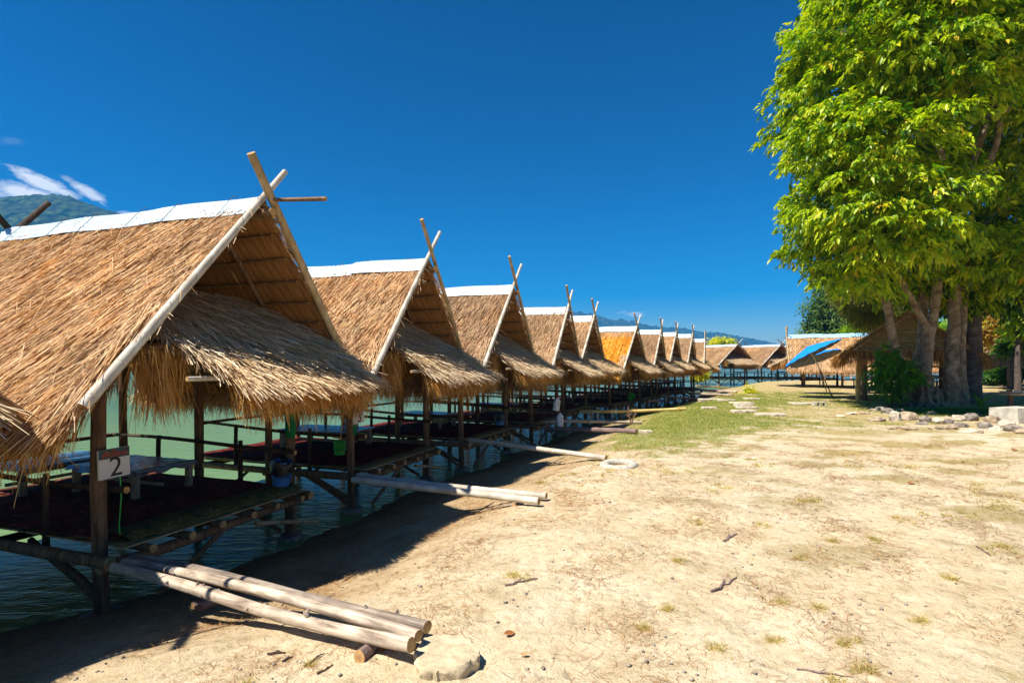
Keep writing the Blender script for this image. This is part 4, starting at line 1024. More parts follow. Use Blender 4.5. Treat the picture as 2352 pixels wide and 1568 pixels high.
# ------------------------------------------------------------------ pavilion beside the tree
def pavilion():
    p = gnd(1986, 920.5, 0); Z = p.y
    t_ = thing('bamboo_pavilion', (p.x, p.y, 0), 'bamboo pavilion with woven gable and shaggy straw eave, behind the big tree', 'pavilion', None, -.56)
    Wd = 3.1; D_ = 3.2; ez = 2.15; az = 3.55; cx = Wd/2-.1
    for x in (0, Wd-.2):
        for y in (0, D_): MB().pole((x, y, -.1), (x, y, ez), .10, .09, 12, .005).build('post', ['post_wood', 'end_grain'], t_)
    MB().pole((-.22, .5, -.1), (-.20, .5, ez-.1), .11, .10, 12, .005).build('post', ['bamboo_yellow', 'end_grain'], t_)
    for z in (.35, 1.0, 1.45): MB().pole((.05, -.02, z), (Wd-.2, -.02, z), .035, .035, 8, .003, bamboo=True).build('rail', ['bamboo_tan', 'end_grain'], t_)
    for z in (.15, .3, .5, .7, .9, 1.1, 1.3, 1.5): MB().pole((-.02, .15, z), (-.02, D_, z), .03, .03, 8, .003, bamboo=True).build('rail', ['bamboo_yellow', 'end_grain'], t_)
    for s in ((.08, .35, .95, .98), (.08, .98, .95, .35)):
        MB().pole((s[0], -.03, s[1]), (s[2], -.05, s[3]), .028, .026, 8, .003).build('cross_brace', ['bamboo_tan', 'end_grain'], t_)
    MB().pole((-.75, -.35, ez), (Wd+.45, -.35, ez), .035, .035, 8, .003, bamboo=True).build('gable_pole', ['bamboo_tan', 'end_grain'], t_)
    # gable infill
    b = MB(); b.add([(-.35, -.28, ez), (Wd+.1, -.28, ez), (cx, -.28, az-.06), (-.35, -.24, ez), (Wd+.1, -.24, ez), (cx, -.24, az-.06)], [(0, 1, 2), (5, 4, 3), (0, 3, 4, 1), (1, 4, 5, 2), (2, 5, 3, 0)])
    b.build('woven_gable', 'straw_mat', t_, False)
    for k in range(-3, 12):
        x0 = k*.42-.4; 
        for dr in (-1, 1):
            x1 = x0+dr*.75; z0, z1 = ez+.02, ez+.75
            def inside(x, z): return z < az-.08-abs(x-cx)*((az-ez)/(Wd/2+.25))
            if inside((x0+x1)/2, (z0+z1)/2) and inside(x0, z0): MB().pole((x0, -.32, z0), (x1 if inside(x1, z1) else (x0+x1)/2, -.33, z1 if inside(x1, z1) else (z0+z1)/2), .014, .014, 6, .002, segs=2).build('lattice_strip', ['bamboo_tan', 'end_grain'], t_)
    for z in (ez+.35, ez+.7):
        hw = (az-.1-z)/((az-ez)/(Wd/2+.25)); MB().pole((cx-hw, -.34, z), (cx+hw, -.34, z), .02, .02, 8, .003).build('lattice_strip', ['bamboo_tan', 'end_grain'], t_)
    for s in (-1, 1):
        ex = cx+s*(Wd/2+.75); ezz = ez-.28
        MB().pole((cx-s*.12, -.42, az+.08), (cx+s*(Wd/2+.35), -.42, ez-.02), .045, .045, 10, .003, bamboo=True).build('barge_pole', ['bamboo_pale', 'end_grain'], t_)
        L = math.hypot(ex-cx, az-ezz); d = np.array([(ex-cx)/L, 0, (ezz-az)/L]); nrm = np.array([-d[2]*1.0, 0, d[0]])*(1 if d[0] > 0 else -1); nrm = nrm if nrm[2] > 0 else -nrm
        for k in range(6):
            n = 1500; parts = []
            t0 = k*L/6.0
            P0 = np.array([cx, 0, az])+d*(t0+rs.uniform(-.1, .4, n))[:, None]+np.array([0, 1, 0])*rs.uniform(-.55, D_+.5, n)[:, None]+nrm*rs.uniform(0, .09, n)[:, None]
            Dd = d+rs.normal(0, .18, (n, 3))
            parts.append(strands(P0, Dd, rs.uniform(.3, .6, n), rs.uniform(.015, .03, n), np.array([0, 0, -1.]), rs.uniform(0, .15, n), rs.uniform(-1, 1, n), 3, nrm)+(0,))
            if k >= 4:
                P0 = np.array([cx, 0, az])+d*(L-rs.uniform(0, .45, n))[:, None]+np.array([0, 1, 0])*rs.uniform(-.6, D_+.5, n)[:, None]
                parts.append(strands(P0, d+rs.normal(0, .25, (n, 3)), rs.uniform(.3, .75, n), rs.uniform(.012, .028, n), np.array([0, 0, -1.]), rs.uniform(.4, 1.2, n), rs.uniform(-1, 1, n), 4, nrm)+(0,))
            q = np.array([cx, 0, az])+d*t0; q2 = q+d*(L/6+.02); sl = []
            for pp in (q, q2):
                for yy in (-.5, D_+.45):
                    for h_ in (0, -.03): sl.append(pp+np.array([0, yy, 0])+nrm*h_)
            parts.append((np.array(sl), np.array([(0, 1, 3, 2), (4, 6, 7, 5), (0, 4, 5, 1), (2, 3, 7, 6), (0, 2, 6, 4), (1, 5, 7, 3)]), np.full(8, .3), 1))
            V_, F_, R_, MI = merge(parts); link('thatch_course', fast_mesh('thatch_course', V_, F_, R_, ['thatch_fringe', 'thatch_panel'], False, MI), t_)
    n = 2600   # front hanging straw under the gable pole
    P0 = np.stack([rs.uniform(-.75, Wd+.4, n), rs.normal(-.34, .06, n), ez+rs.uniform(-.1, .02, n)], 1)
    v, f, r = strands(P0, np.stack([rs.normal(0, .2, n), rs.normal(-.15, .2, n), -np.ones(n)], 1), rs.uniform(.25, .75, n), rs.uniform(.012, .026, n), np.array([0, 0, -1.]), rs.uniform(0, .2, n), rs.uniform(0, 3, n), 3, np.array([0, 1., 0]))
    link('front_fringe', fast_mesh('front_fringe', v, f, r, 'thatch_fringe'), t_)
    MB().pole((cx, -.4, az-.1), (cx, D_+.4, az-.1), .05, .05, 8, .002).build('ridge_pole', ['brown_wood', 'end_grain'], t_)
    for k in range(8): MB().box((cx, .3+k*.4, .45), (Wd-.3, .36, .03), jit=.004).build('deck_board', 'table_wood', t_, False)
pavilion()
# handrail between pavilion and far hut
t_ = thing('bamboo_handrail', tuple(gnd(1938, 876, 0)), 'bamboo handrail with upright posts in front of the far big hut', 'handrail')
base = gnd(1938, 876, 0)
for px, py in ((1895, 871), (1938, 876), (1972, 875), (1955, 874)):
    q = gnd(px, py, 0)-base; MB().pole((q.x, q.y, -.1), (q.x, q.y, 1.5), .07, .06, 10, .01).build('post', ['log_pale', 'end_grain'], t_)
for zz in (1.0, 1.45, .5):
    q0 = gnd(1890, 871, 0)-base; q1 = gnd(1990, 877, 0)-base
    MB().pole((q0.x, q0.y, zz), (q1.x, q1.y, zz), .045, .045, 8, .006, bamboo=True).build('rail', ['bamboo_tan', 'end_grain'], t_)

# ------------------------------------------------------------------ foliage
def leaves(centers, outs, per, leaf_len, leaf_w, droop, spread, twig=.5, up=.15):
    """sprays of folded leaves along a short arching twig"""
    n = len(centers); k = per
    tt = (np.arange(k)+.5)/k
    C = np.repeat(centers, k, 0); O = np.repeat(outs, k, 0); T = np.tile(tt, n)[:, None]; tw = np.repeat(rs.uniform(.6, 1.2, n)*twig, k)[:, None]
    base = C+O*T*tw+np.array([0, 0, 1.])*(up*tw*T-droop*.6*tw*T*T)+rs.normal(0, spread, (n*k, 3))
    side = np.cross(O, [0, 0, 1.]); side /= np.linalg.norm(side, axis=1)[:, None]+1e-6
    sg = np.where(rs.rand(n*k) < .5, -1, 1)[:, None]
    D = O*.55+side*sg*rs.uniform(.2, .8, (n*k, 1))+np.array([0, 0, -1.])*rs.uniform(.1, 1.0, (n*k, 1))*droop+rs.normal(0, .2, (n*k, 3))
    D /= np.linalg.norm(D, axis=1)[:, None]
    L = rs.uniform(.5, 1.4, (n*k, 1))*leaf_len; Wd = L*leaf_w
    S_ = np.cross(D, np.array([0, 0, 1.])+rs.normal(0, .35, (n*k, 3))); S_ /= np.linalg.norm(S_, axis=1)[:, None]+1e-6; Nn = np.cross(S_, D)
    fold = rs.uniform(.05, .3, (n*k, 1))
    mid = base+D*L*.45
    V = np.stack([base, mid-S_*Wd/2+Nn*Wd*fold, base+D*L+np.array([0, 0, -1.])*L*.18, mid+S_*Wd/2+Nn*Wd*fold], 1).reshape(-1, 3)
    b_ = np.arange(n*k)[:, None]*4
    F = np.concatenate([b_+np.array([0, 1, 2]), b_+np.array([0, 2, 3])])
    r = np.clip(np.repeat(np.repeat(rs.normal(.5, .18, n), k)+rs.normal(0, .15, n*k), 4), 0, 1)
    return V, F, r
def crown_pts(lobes, n, lo=.72, skip=.62, facing=None):
    lobes = np.array(lobes, float); wgt = lobes[:, 3]*lobes[:, 4]; wgt /= wgt.sum()
    out_c = []; out_d = []
    for L_, w_ in zip(lobes, wgt):
        m_ = int(n*w_)+5; d = rs.normal(0, 1, (m_, 3)); d /= np.linalg.norm(d, axis=1)[:, None]
        R3 = np.array([L_[3], L_[4], L_[5]]); rr = rs.uniform(lo, 1.02, (m_, 1))
        p = L_[:3]+d*R3*rr; keep = np.ones(m_, bool)
        for L2 in lobes:
            if L2 is L_ or np.allclose(L2, L_): continue
            q = (p-L2[:3])/L2[3:6]; keep &= np.sqrt((q*q).sum(1)) > skip
        out_c.append(p[keep]); dd = d*np.array([1, 1, .55]); dd /= np.linalg.norm(dd, axis=1)[:, None]; out_d.append(dd[keep])
    return np.concatenate(out_c), np.concatenate(out_d)
def limb(b, pts, r, n=10, wob=.08, mi=0): return b.path(pts, r, n, mi, -1, wob=wob)

def big_tree():
    base = gnd(2150, 938, 0); base.z = 0
    t_ = thing('big_fig_tree', tuple(base), 'huge multi trunk fig tree with bright yellow green leaves, right side of the picture', 'tree')
    B = np.array(base)
    def D(x, y, Z): return np.array(dpx(x, y, Z))-B
    Z0 = base.y
    # trunks, each a part
    T = [
      [[(2072, 930, Z0), (2070, 880, Z0+.1), (2062, 820, Z0), (2048, 760, Z0), (2036, 700, Z0), (2030, 620, Z0-.1), (1990, 520, Z0-.3), (1930, 430, Z0-.6)], [.30, .23, .22, .21, .20, .19, .15, .08]],
      [[(2122, 938, Z0-.3), (2124, 900, Z0-.2), (2127, 850, Z0-.2), (2130, 800, Z0-.2), (2135, 752, Z0-.2)], [.34, .25, .235, .24, .27]],
      [[(2135, 760, Z0-.2), (2120, 735, Z0-.25), (2090, 680, Z0-.4), (2062, 630, Z0-.6), (2045, 560, Z0-.8), (2030, 440, Z0-1)], [.20, .17, .15, .14, .13, .08]],
      [[(2135, 765, Z0-.2), (2146, 720, Z0-.2), (2152, 660, Z0-.2), (2158, 600, Z0-.2), (2175, 480, Z0-.1), (2230, 380, Z0-.2), (2265, 290, Z0-.3), (2300, 180, Z0)], [.23, .20, .21, .20, .18, .16, .14, .09]],
      [[(2185, 936, Z0), (2186, 900, Z0), (2184, 860, Z0), (2186, 800, Z0), (2190, 740, Z0), (2194, 670, Z0), (2196, 600, Z0), (2180, 450, Z0+.3), (2150, 300, Z0+.5), (2120, 100, Z0+.8)], [.50, .40, .36, .33, .30, .28, .26, .22, .18, .1]],
      [[(2210, 930, Z0+.4), (2208, 860, Z0+.4), (2207, 780, Z0+.4), (2212, 690, Z0+.5), (2218, 600, Z0+.6), (2255, 520, Z0+.5), (2300, 470, Z0+.3), (2345, 420, Z0)], [.34, .24, .21, .2, .18, .14, .11, .08]],
      [[(2098, 925, Z0+.5), (2096, 880, Z0+.5), (2098, 840, Z0+.6), (2112, 800, Z0+.6), (2118, 740, Z0+.6), (2116, 660, Z0+.6), (2110, 500, Z0+.8)], [.30, .22, .20, .18, .18, .17, .1]],
      [[(2103, 932, Z0+.1), (2104, 890, Z0+.2), (2110, 840, Z0+.3), (2118, 790, Z0+.3), (2124, 720, Z0+.4), (2130, 620, Z0+.5)], [.36, .26, .2, .18, .15, .12]],
      [[(2197, 640, Z0-.2), (2195, 560, Z0-.5), (2160, 470, Z0-1.0), (2150, 400, Z0-1.4), (2120, 330, Z0-1.8)], [.16, .14, .12, .10, .06]],
      [[(2218, 600, Z0), (2240, 460, Z0-.4), (2290, 330, Z0-.8), (2300, 260, Z0-1.2), (2340, 230, Z0-1.6)], [.14, .15, .14, .12, .08]],
    ]
    for pts, r in T:
        b = MB(); P_ = [D(*q) for q in pts]
        # densify
        Q = []; R_ = []
        for i in range(len(P_)-1):
            for k in range(3): Q.append(P_[i]+(P_[i+1]-P_[i])*k/3+rs.normal(0, .012, 3)); R_.append(.68*(r[i]+(r[i+1]-r[i])*k/3)*rs.uniform(.96, 1.04))
        Q.append(P_[-1]); R_.append(r[-1]*.68)
        limb(b, Q, R_, 14, .07); b.build('trunk', 'tree_bark', t_, True, 80)
    # buttress roots
    b = MB()
    for (cx, cy, dz, r0) in ((2122, 938, -.3, .18), (2185, 936, 0, .34), (2150, 936, -.1, .2), (2100, 932, .2, .22), (2072, 930, 0, .18)):
        for k in range(7):
            a = rs.uniform(math.pi*.9, math.pi*2.1); c = D(cx, 900, Z0+dz); c[2] = rs.uniform(.35, 1.1); dd = np.array([math.cos(a), math.sin(a), 0]); ln = rs.uniform(.25, .55)
            e = np.array([c[0], c[1], 0])+dd*(r0+ln); mid = np.array([c[0], c[1], c[2]*.35])+dd*(r0*.9)
            limb(b, [c+dd*r0*.55, c*.0+np.array([c[0], c[1], c[2]*.65])+dd*r0*.75, mid, e*.5+mid*.5-np.array([0, 0, .06]), e-np.array([0, 0, .05])], [.04, .065, .08, .065, .03], 8)
    b.build('buttress_roots', 'tree_bark', t_, True, 80)
    # lobes of the crown: direction, depth, radius in metres
    def lob(x, y, Z, r, rz=None): p = D(x+max(0, min(32, (2150-x)*.16)), y-(14 if y > 500 else 0), Z); return (p[0], p[1], p[2], r, r*1.0, (rz or r*.75))
    LB = [lob(1930, 190, 17.5, 1.9, 1.5), lob(1865, 235, 19, 1.5, 1.1), lob(1840, 330, 19.5, 1.3, .95), lob(1915, 330, 17, 1.7, 1.2), lob(1880, 480, 18.5, 1.5, 1.1), lob(1870, 580, 19.5, 1.2, .85),
          lob(1960, 470, 16.5, 1.7, 1.2), lob(1955, 600, 17.5, 1.5, 1.0), lob(2010, 330, 15.8, 1.6, 1.1), lob(2010, 80, 16.5, 2.2, 1.7), lob(1950, 60, 19, 2.0, 1.5), lob(2060, -80, 17, 2.4, 1.8),
          lob(2110, 130, 15.5, 1.9, 1.3), lob(2055, 540, 16, 1.4, .85), lob(2115, 575, 16.5, 1.0, .6), lob(2090, 440, 15.6, 1.3, .9), lob(2190, 20, 15.5, 2.1, 1.5), lob(2330, -40, 15.5, 2.2, 1.6),
          lob(2330, 130, 15, 1.6, .95), lob(2215, 215, 15.2, 1.1, .5), lob(2335, 490, 17, 1.2, .8), lob(2300, 600, 17.5, 1.4, .8), lob(2350, 610, 18, 1.8, 1.1), lob(2230, 680, 20.5, 1.6, .7),
          lob(2000, 640, 19.5, 1.6, .7), lob(2090, 660, 20.5, 1.6, .7), lob(2100, 300, 22.5, 3.0, 2.6), lob(2230, 450, 23, 2.8, 2.4), lob(2300, 250, 22.5, 2.8, 2.4), lob(2000, 450, 22, 2.4, 2.0), lob(2350, 640, 23, 2.6, 1.6),
          lob(2150, 0, 21, 3.0, 2.4), lob(2420, 300, 19, 2.4, 2.2), lob(2450, 60, 18, 2.4, 2.2), lob(2200, 620, 23.5, 2.4, 1.2)]
    # each lobe carries clumps of sprays with gaps between them, and a darker leafy core behind
    CC, OO = [], []; LA = np.array(LB, float)
    for L_ in LA:
        m_ = int(13*L_[3]*L_[4]); d = rs.normal(0, 1, (m_, 3)); d[:, 2] = d[:, 2]*.9+.15; d /= np.linalg.norm(d, axis=1)[:, None]
        c_ = L_[:3]+d*L_[3:6]*rs.uniform(.72, 1.06, (m_, 1)); keep = np.ones(m_, bool)
        for L2 in LA:
            if np.allclose(L2, L_): continue
            q = (c_-L2[:3])/L2[3:6]; keep &= np.sqrt((q*q).sum(1)) > .72
        for cc, dd in zip(c_[keep], d[keep]):
            r_ = rs.uniform(.30, .62); k_ = int(34*r_); e = rs.normal(0, 1, (k_, 3)); e /= np.linalg.norm(e, axis=1)[:, None]; e[:, 2] = np.abs(e[:, 2])*.8-.12
            CC.append(cc+e*r_*np.array([1, 1, .55])); o_ = e*.8+dd*.7; OO.append(o_/np.linalg.norm(o_, axis=1)[:, None])
        m_ = int(24*L_[3]*L_[4]); d = rs.normal(0, 1, (m_, 3)); d /= np.linalg.norm(d, axis=1)[:, None]
        CC.append(L_[:3]+d*L_[3:6]*rs.uniform(.25, .80, (m_, 1))); OO.append(d)
    C = np.concatenate(CC); O = np.concatenate(OO); print('sprays', len(C))
    V_, F_, R_ = leaves(C, O, 10, .195, .44, 1.1, .035, .34)
    link('crown', fast_mesh('crown', V_, F_, R_, 'leaf_ficus'), t_)
    # bare twigs
    b = MB()
    for k in range(60):
        i = rs.randint(len(C)); p = C[i]; q = p-O[i]*rs.uniform(.5, 1.2)
        b.path([q, (p+q)/2+rs.normal(0, .08, 3), p+O[i]*.25], [.016, .011, .004], 5, 0, -1)
    b.build('bare_twigs', 'tree_bark', t_, kind='stuff')
    return base
tb_ = big_tree()

def tree(px, py, Z, lobes, trunk, m_, label, leaf=(.2, .5), n=1500, per=8, bark='tree_bark_dark', name='background_tree', cat='tree', group='trees behind the far huts', trunk_r=.2, twig=.6, droop=.5, spread=.12):
    base = Vector(((px-1176)/1245*Z, Z, 0)); base.z = max(-.1, hz(base.x, base.y))
    t_ = thing(name, tuple(base), label, cat, group); B = np.array(base)
    LB = []
    for (x, y, dz, rpx, rz) in lobes:
        p = np.array(dpx(x, y, Z+dz))-B; r = rpx/1245*Z; LB.append((p[0], p[1], p[2], r, r, r*rz))
    C, O = crown_pts(LB, n, .35, .4)
    V_, F_, R_ = leaves(C, O, per, leaf[0], leaf[1], droop, spread, twig)
    link('crown', fast_mesh('crown', V_, F_, R_, m_), t_)
    b = MB(); top = np.array(LB[0][:3])
    zt = max(l[2] for l in LB); tp = np.array([top[0], top[1], zt*.9]); 
    limb(b, [np.array([0, 0, -.2]), tp*.33+rs.normal(0, .1, 3)*[1, 1, 0], tp*.66+rs.normal(0, .15, 3)*[1, 1, 0], tp], [trunk_r, trunk_r*.75, trunk_r*.5, trunk_r*.15], 8)
    for l in LB:
        c = np.array(l[:3]); s0 = tp*min(.8, max(.25, c[2]/zt*.6)); limb(b, [s0, (s0+c)/2+np.array([0, 0, .1]), c], [trunk_r*.4, trunk_r*.28, trunk_r*.1], 6)
    b.build('trunk', bark, t_)
    return t_
# airy far trees left of the big tree
tree(1900, 800, 72, [(1890, 690, 0, 14, .8), (1878, 712, 0, 16, .6), (1900, 668, 0, 14, .7), (1893, 735, 0, 20, .5), (1875, 760, 0, 18, .5), (1900, 780, 0, 22, .5), (1905, 655, 0, 9, .8)], None, 'leaf_far', 'tall airy grey green tree rising left of the big fig tree', (.45, .5), 900, 7, trunk_r=.3, twig=1.4, spread=.4)
tree(1945, 800, 70, [(1950, 700, 0, 16, .7), (1935, 735, 0, 18, .6), (1962, 740, 0, 18, .6), (1950, 765, 0, 24, .5), (1940, 680, 0, 12, .7)], None, 'leaf_far', 'airy far tree just right of the tall grey green one', (.45, .5), 700, 7, trunk_r=.25, twig=1.4, spread=.4)
tree(1985, 800, 55, [(1985, 760, 0, 24, .6), (2010, 770, 0, 22, .6), (1965, 775, 0, 18, .5)], None, 'leaf_bright', 'low bright green tree above the big far roof', (.35, .5), 900, 7, twig=.9, spread=.2)
tree(2040, 800, 30, [(1990, 695, 0, 42, .5), (2030, 690, 1, 44, .6), (1965, 668, -1, 30, .5), (2010, 730, 0, 36, .5), (2060, 720, 1, 36, .6), (1940, 660, -1, 22, .45), (2080, 680, 1, 40, .6)], None, 'leaf_olive', 'feathery olive brown tree hanging behind the pavilion roof', (.16, .22), 4200, 12, twig=.7, droop=.9, spread=.10, trunk_r=.15)
# trees to the right behind
tree(2300, 850, 36, [(2290, 760, 0, 40, .6), (2330, 740, 0, 40, .6), (2270, 725, 1, 34, .6), (2345, 780, 0, 30, .5)], None, 'leaf_rust', 'tree with rusty orange and yellow leaves at the right, behind the lone trunk', (.26, .5), 1500, 8, trunk_r=.14, spread=.15)
tree(2338, 850, 30, [(2335, 680, 0, 50, .7), (2370, 640, 0, 60, .8), (2300, 670, 1, 36, .6), (2380, 740, 0, 50, .6)], None, 'leaf_bright', 'bright green tree at the right edge of the picture', (.24, .5), 1500, 8, trunk_r=.18, spread=.15)
tree(2180, 850, 60, [(2170, 770, 0, 40, .7), (2220, 770, 0, 40, .7), (2130, 775, 2, 40, .6), (2240, 745, 2, 40, .8)], None, 'leaf_bright', 'yellow green tree glimpsed between the fig trunks', (.4, .5), 1300, 8, trunk_r=.25, twig=1.0, spread=.3)
tree(2275, 850, 70, [(2280, 740, 0, 60, .7), (2340, 735, 0, 60, .8), (2400, 720, 0, 70, .8), (2230, 755, 0, 40, .6)], None, 'leaf_dark', 'dark green tree mass rising behind the right hand far huts', (.5, .5), 2200, 8, trunk_r=.35, twig=1.2, spread=.3)
tree(2240, 870, 20.6, [(2235, 640, 0, 70, .7), (2290, 620, 0, 70, .7), (2340, 660, 0, 60, .7), (2260, 560, 0, 80, .8), (2200, 690, .5, 30, .6)], None, 'leaf_dark', 'dark tree with a single straight trunk just right of the fig tree', (.2, .46), 2600, 9, trunk_r=.01, twig=.5, name='shade_tree', group=None, droop=.9)
b = MB(); bp = gnd(2232, 930, 0); lt = np.array(dpx(2238, 560, bp.y+.2)); lp = [np.array(gnd(2229, 932, 0)), np.array(dpx(2234, 880, bp.y)), np.array(dpx(2238, 820, bp.y)), np.array(dpx(2236, 760, bp.y)), np.array(dpx(2235, 700, bp.y+.1)), lt]
lp[0][2] -= .1; limb(b, lp, [.33, .25, .23, .22, .22, .16], 12); sh = [o for o in COL.objects if o.name.startswith('shade_tree')][0]
for i in range(len(b.v)): b.v[i] = b.v[i]-np.array(sh.location)
b.build('trunk', 'tree_bark_dark', sh, True, 80)
# off-frame shade trees standing right of the picture edge whose shade reaches the lawn
tree(2560, 880, 24, [(2560, 560, 0, 150, .7), (2480, 620, 0, 110, .7), (2640, 600, 0, 120, .7), (2500, 520, 3, 120, .7)], None, 'leaf_dark', 'tree just outside the right edge, shading the lawn', (.28, .46), 2200, 9, trunk_r=.3, twig=.6, group=None)
tree(2330, 858, 33, [(2318, 800, 0, 9, .8), (2330, 792, 0, 12, .7)], None, 'leaf_dark', 'small crooked tree with a dark leaning stem near the right hand huts', (.2, .5), 260, 7, trunk_r=.28, group=None)

# bush at the fig tree foot, yellow flowers, small plants
def bush(name, px, py, Z, lobes, m_, label, cat, leaf, n, per, droop=.7, twig=.3, spread=.03):
    base = gnd(px, py, 0) if Z is None else Vector(((px-1176)/1245*Z, Z, 0)); base.z = hz(base.x, base.y); Z = base.y; B = np.array(base)
    t_ = thing(name, tuple(base), label, cat); LB = []
    for (x, y, dz, rpx, rz) in lobes:
        p = np.array(dpx(x, y, Z+dz))-B; r = rpx/1245*Z; LB.append((p[0], p[1], p[2], r, r, r*rz))
    C, O = crown_pts(LB, n, .35, .4); V_, F_, R_ = leaves(C, O, per, leaf[0], leaf[1], droop, spread, twig)
    link('foliage', fast_mesh('foliage', V_, F_, R_, m_), t_)
    b = MB()
    for k in range(7):
        l = LB[k % len(LB)]; c = np.array(l[:3]); s0 = np.array([rs.normal(0, .05), rs.normal(0, .05), -.05]); b.path([s0, (s0+c)/2+rs.normal(0, .06, 3), c], [.025, .018, .008], 6, 0, -1)
    b.build('stem', 'tree_bark_dark', t_)
bush('leafy_bush', 2045, 915, 18.8, [(2022, 848, -.1, 16, .7), (2048, 838, -.3, 18, .8), (2070, 842, -.4, 15, .8), (2088, 868, -.5, 15, .8), (2030, 872, 0, 14, .7), (2058, 872, -.3, 18, .8), (2045, 900, -.1, 14, .7), (2040, 808, .1, 12, .5)], 'leaf_bush', 'dark green leafy bush at the left foot of the fig tree', 'bush', (.22, .36), 170, 8)
bush('flower_bush', 1610, 873, 40, [(1606, 862, 0, 8, .9), (1615, 860, .5, 8, .9), (1600, 866, 0, 6, .8)], 'flower_yellow', 'yellow flowering bush beside the last hut of the near row', 'bush', (.16, .6), 400, 8, .2)
bush('far_yellow_tree', 1662, 850, 95, [(1655, 788, 0, 10, .5), (1668, 789, 0, 9, .5), (1645, 790, 0, 8, .5)], 'flower_yellow', 'low yellow green tree top peeping over the left far roof', 'tree', (.5, .5), 300, 8, .4, .8, .3)
bush('young_plant', 1722, 903, None, [(1722, 892, 0, 5, 1.0), (1727, 900, 0, 6, .6), (1715, 901, 0, 5, .5)], 'flower_yellow', 'small yellow green young plant standing alone on the grass', 'plant', (.15, .35), 60, 6, .3)
bush('low_bush', 2325, 868, 34, [(2300, 860, 0, 22, .5), (2335, 858, 0, 26, .5), (2275, 864, 0, 14, .5)], 'leaf_dark', 'low dark green bushes in front of the right hand far huts', 'bush', (.22, .45), 500, 8)
# long-leaved plant
def strap_plant(px, py, label, n=10, L=.8):
    base = gnd(px, py, 0); base.z = hz(base.x, base.y); t_ = thing('strap_leaf_plant', tuple(base), label, 'plant')
    for k in range(n):
        a = k/n*6.28+rs.uniform(-.2, .2); d = np.array([[math.cos(a)*.5, math.sin(a)*.5, 1.0]])
        v, f, r = strands(np.array([[0, 0, 0.]])+rs.normal(0, .02, (1, 3)), d, np.array([L*rs.uniform(.7, 1.1)]), np.array([.075]), np.array([0, 0, -1.]), np.array([.38]), np.array([0.]), 6, np.array([math.cos(a), math.sin(a), .2]), .25)
        link('leaf', fast_mesh('leaf', v, f, r, 'leaf_bright', True), t_)
strap_plant(2252, 940, 'plant with long arching yellow green leaves, right of the fig trunks', 11, .95)
# offering table on a post, concrete block
p = gnd(2322, 952, 0); t_ = thing('offering_table', tuple(p), 'small round tray table on a wooden post, right of the fig tree', 'table')
MB().pole((0, 0, -.1), (-.02, 0, .62), .085, .075, 12, .004).build('post', ['post_wood', 'end_grain'], t_)
lathe([(.001, .62), (.36, .62), (.37, .64), (.37, .68), (.001, .68)], 24).build('top', 'bamboo_tan', t_)
o = lathe([(.001, .685), (.22, .685), (.30, .72), (.31, .73), (.22, .70), (.001, .70)], 24).build('tray', 'plastic_white'); o.location = p; tag(o, 'white tray with offerings on the small post table', 'tray')
o = lathe([(.001, .70), (.06, .70), (.08, .76), (.06, .77), (.001, .77)], 14).build('offering_cup', 'red_paint'); o.location = p+Vector((-.05, 0, .003)); tag(o, 'small red offering cup on the white tray', 'cup')
b = MB(); b.box((0, 0, .20), (1.0, .7, .44), Matrix.Rotation(.25, 4, 'Z'), jit=.03); o = b.build('concrete_block', 'concrete', None, False); q = gnd(2345, 972, 0); o.location = (q.x+.25, q.y+.4, -.02); tag(o, 'large pale concrete block at the right edge, beside the post table', 'concrete block')

# rocks bordering the tree
def rock(px, py, w, m_, label, flat=.5, lift=0):
    p = gnd(px, py, 0); z0 = hz(p.x, p.y); w = w/1245*p.y*.86
    n = 7; V_ = []; rings = 5; an = np.linspace(0, 2*np.pi, n, endpoint=False); rr = rs.uniform(.75, 1.15, n); sq = rs.uniform(.5, .8)
    for i in range(rings):
        ph = -math.pi/2+.3+(math.pi-.45)*i/(rings-1)
        for j, a in enumerate(an):
            k = rr[j]*math.cos(ph)**.55; V_.append((w/2*k*math.cos(a)+rs.normal(0, w*.03), w/2*sq*k*math.sin(a)+rs.normal(0, w*.03), w/2*flat*(math.sin(ph))+rs.normal(0, w*.025)))
    b = MB(); b.add(V_, [(i*n+j, i*n+(j+1) % n, (i+1)*n+(j+1) % n, (i+1)*n+j) for i in range(rings-1) for j in range(n)]+[tuple((rings-1)*n+j for j in range(n))])
    o = b.build('border_rock', m_, None, False); o.location = (p.x, p.y, z0+w*flat*.20+lift); o.rotation_euler = (rs.uniform(-.2, .2), rs.uniform(-.15, .15), rs.uniform(-.5, .5))
    tag(o, label, 'rock', 'rocks around the fig tree')
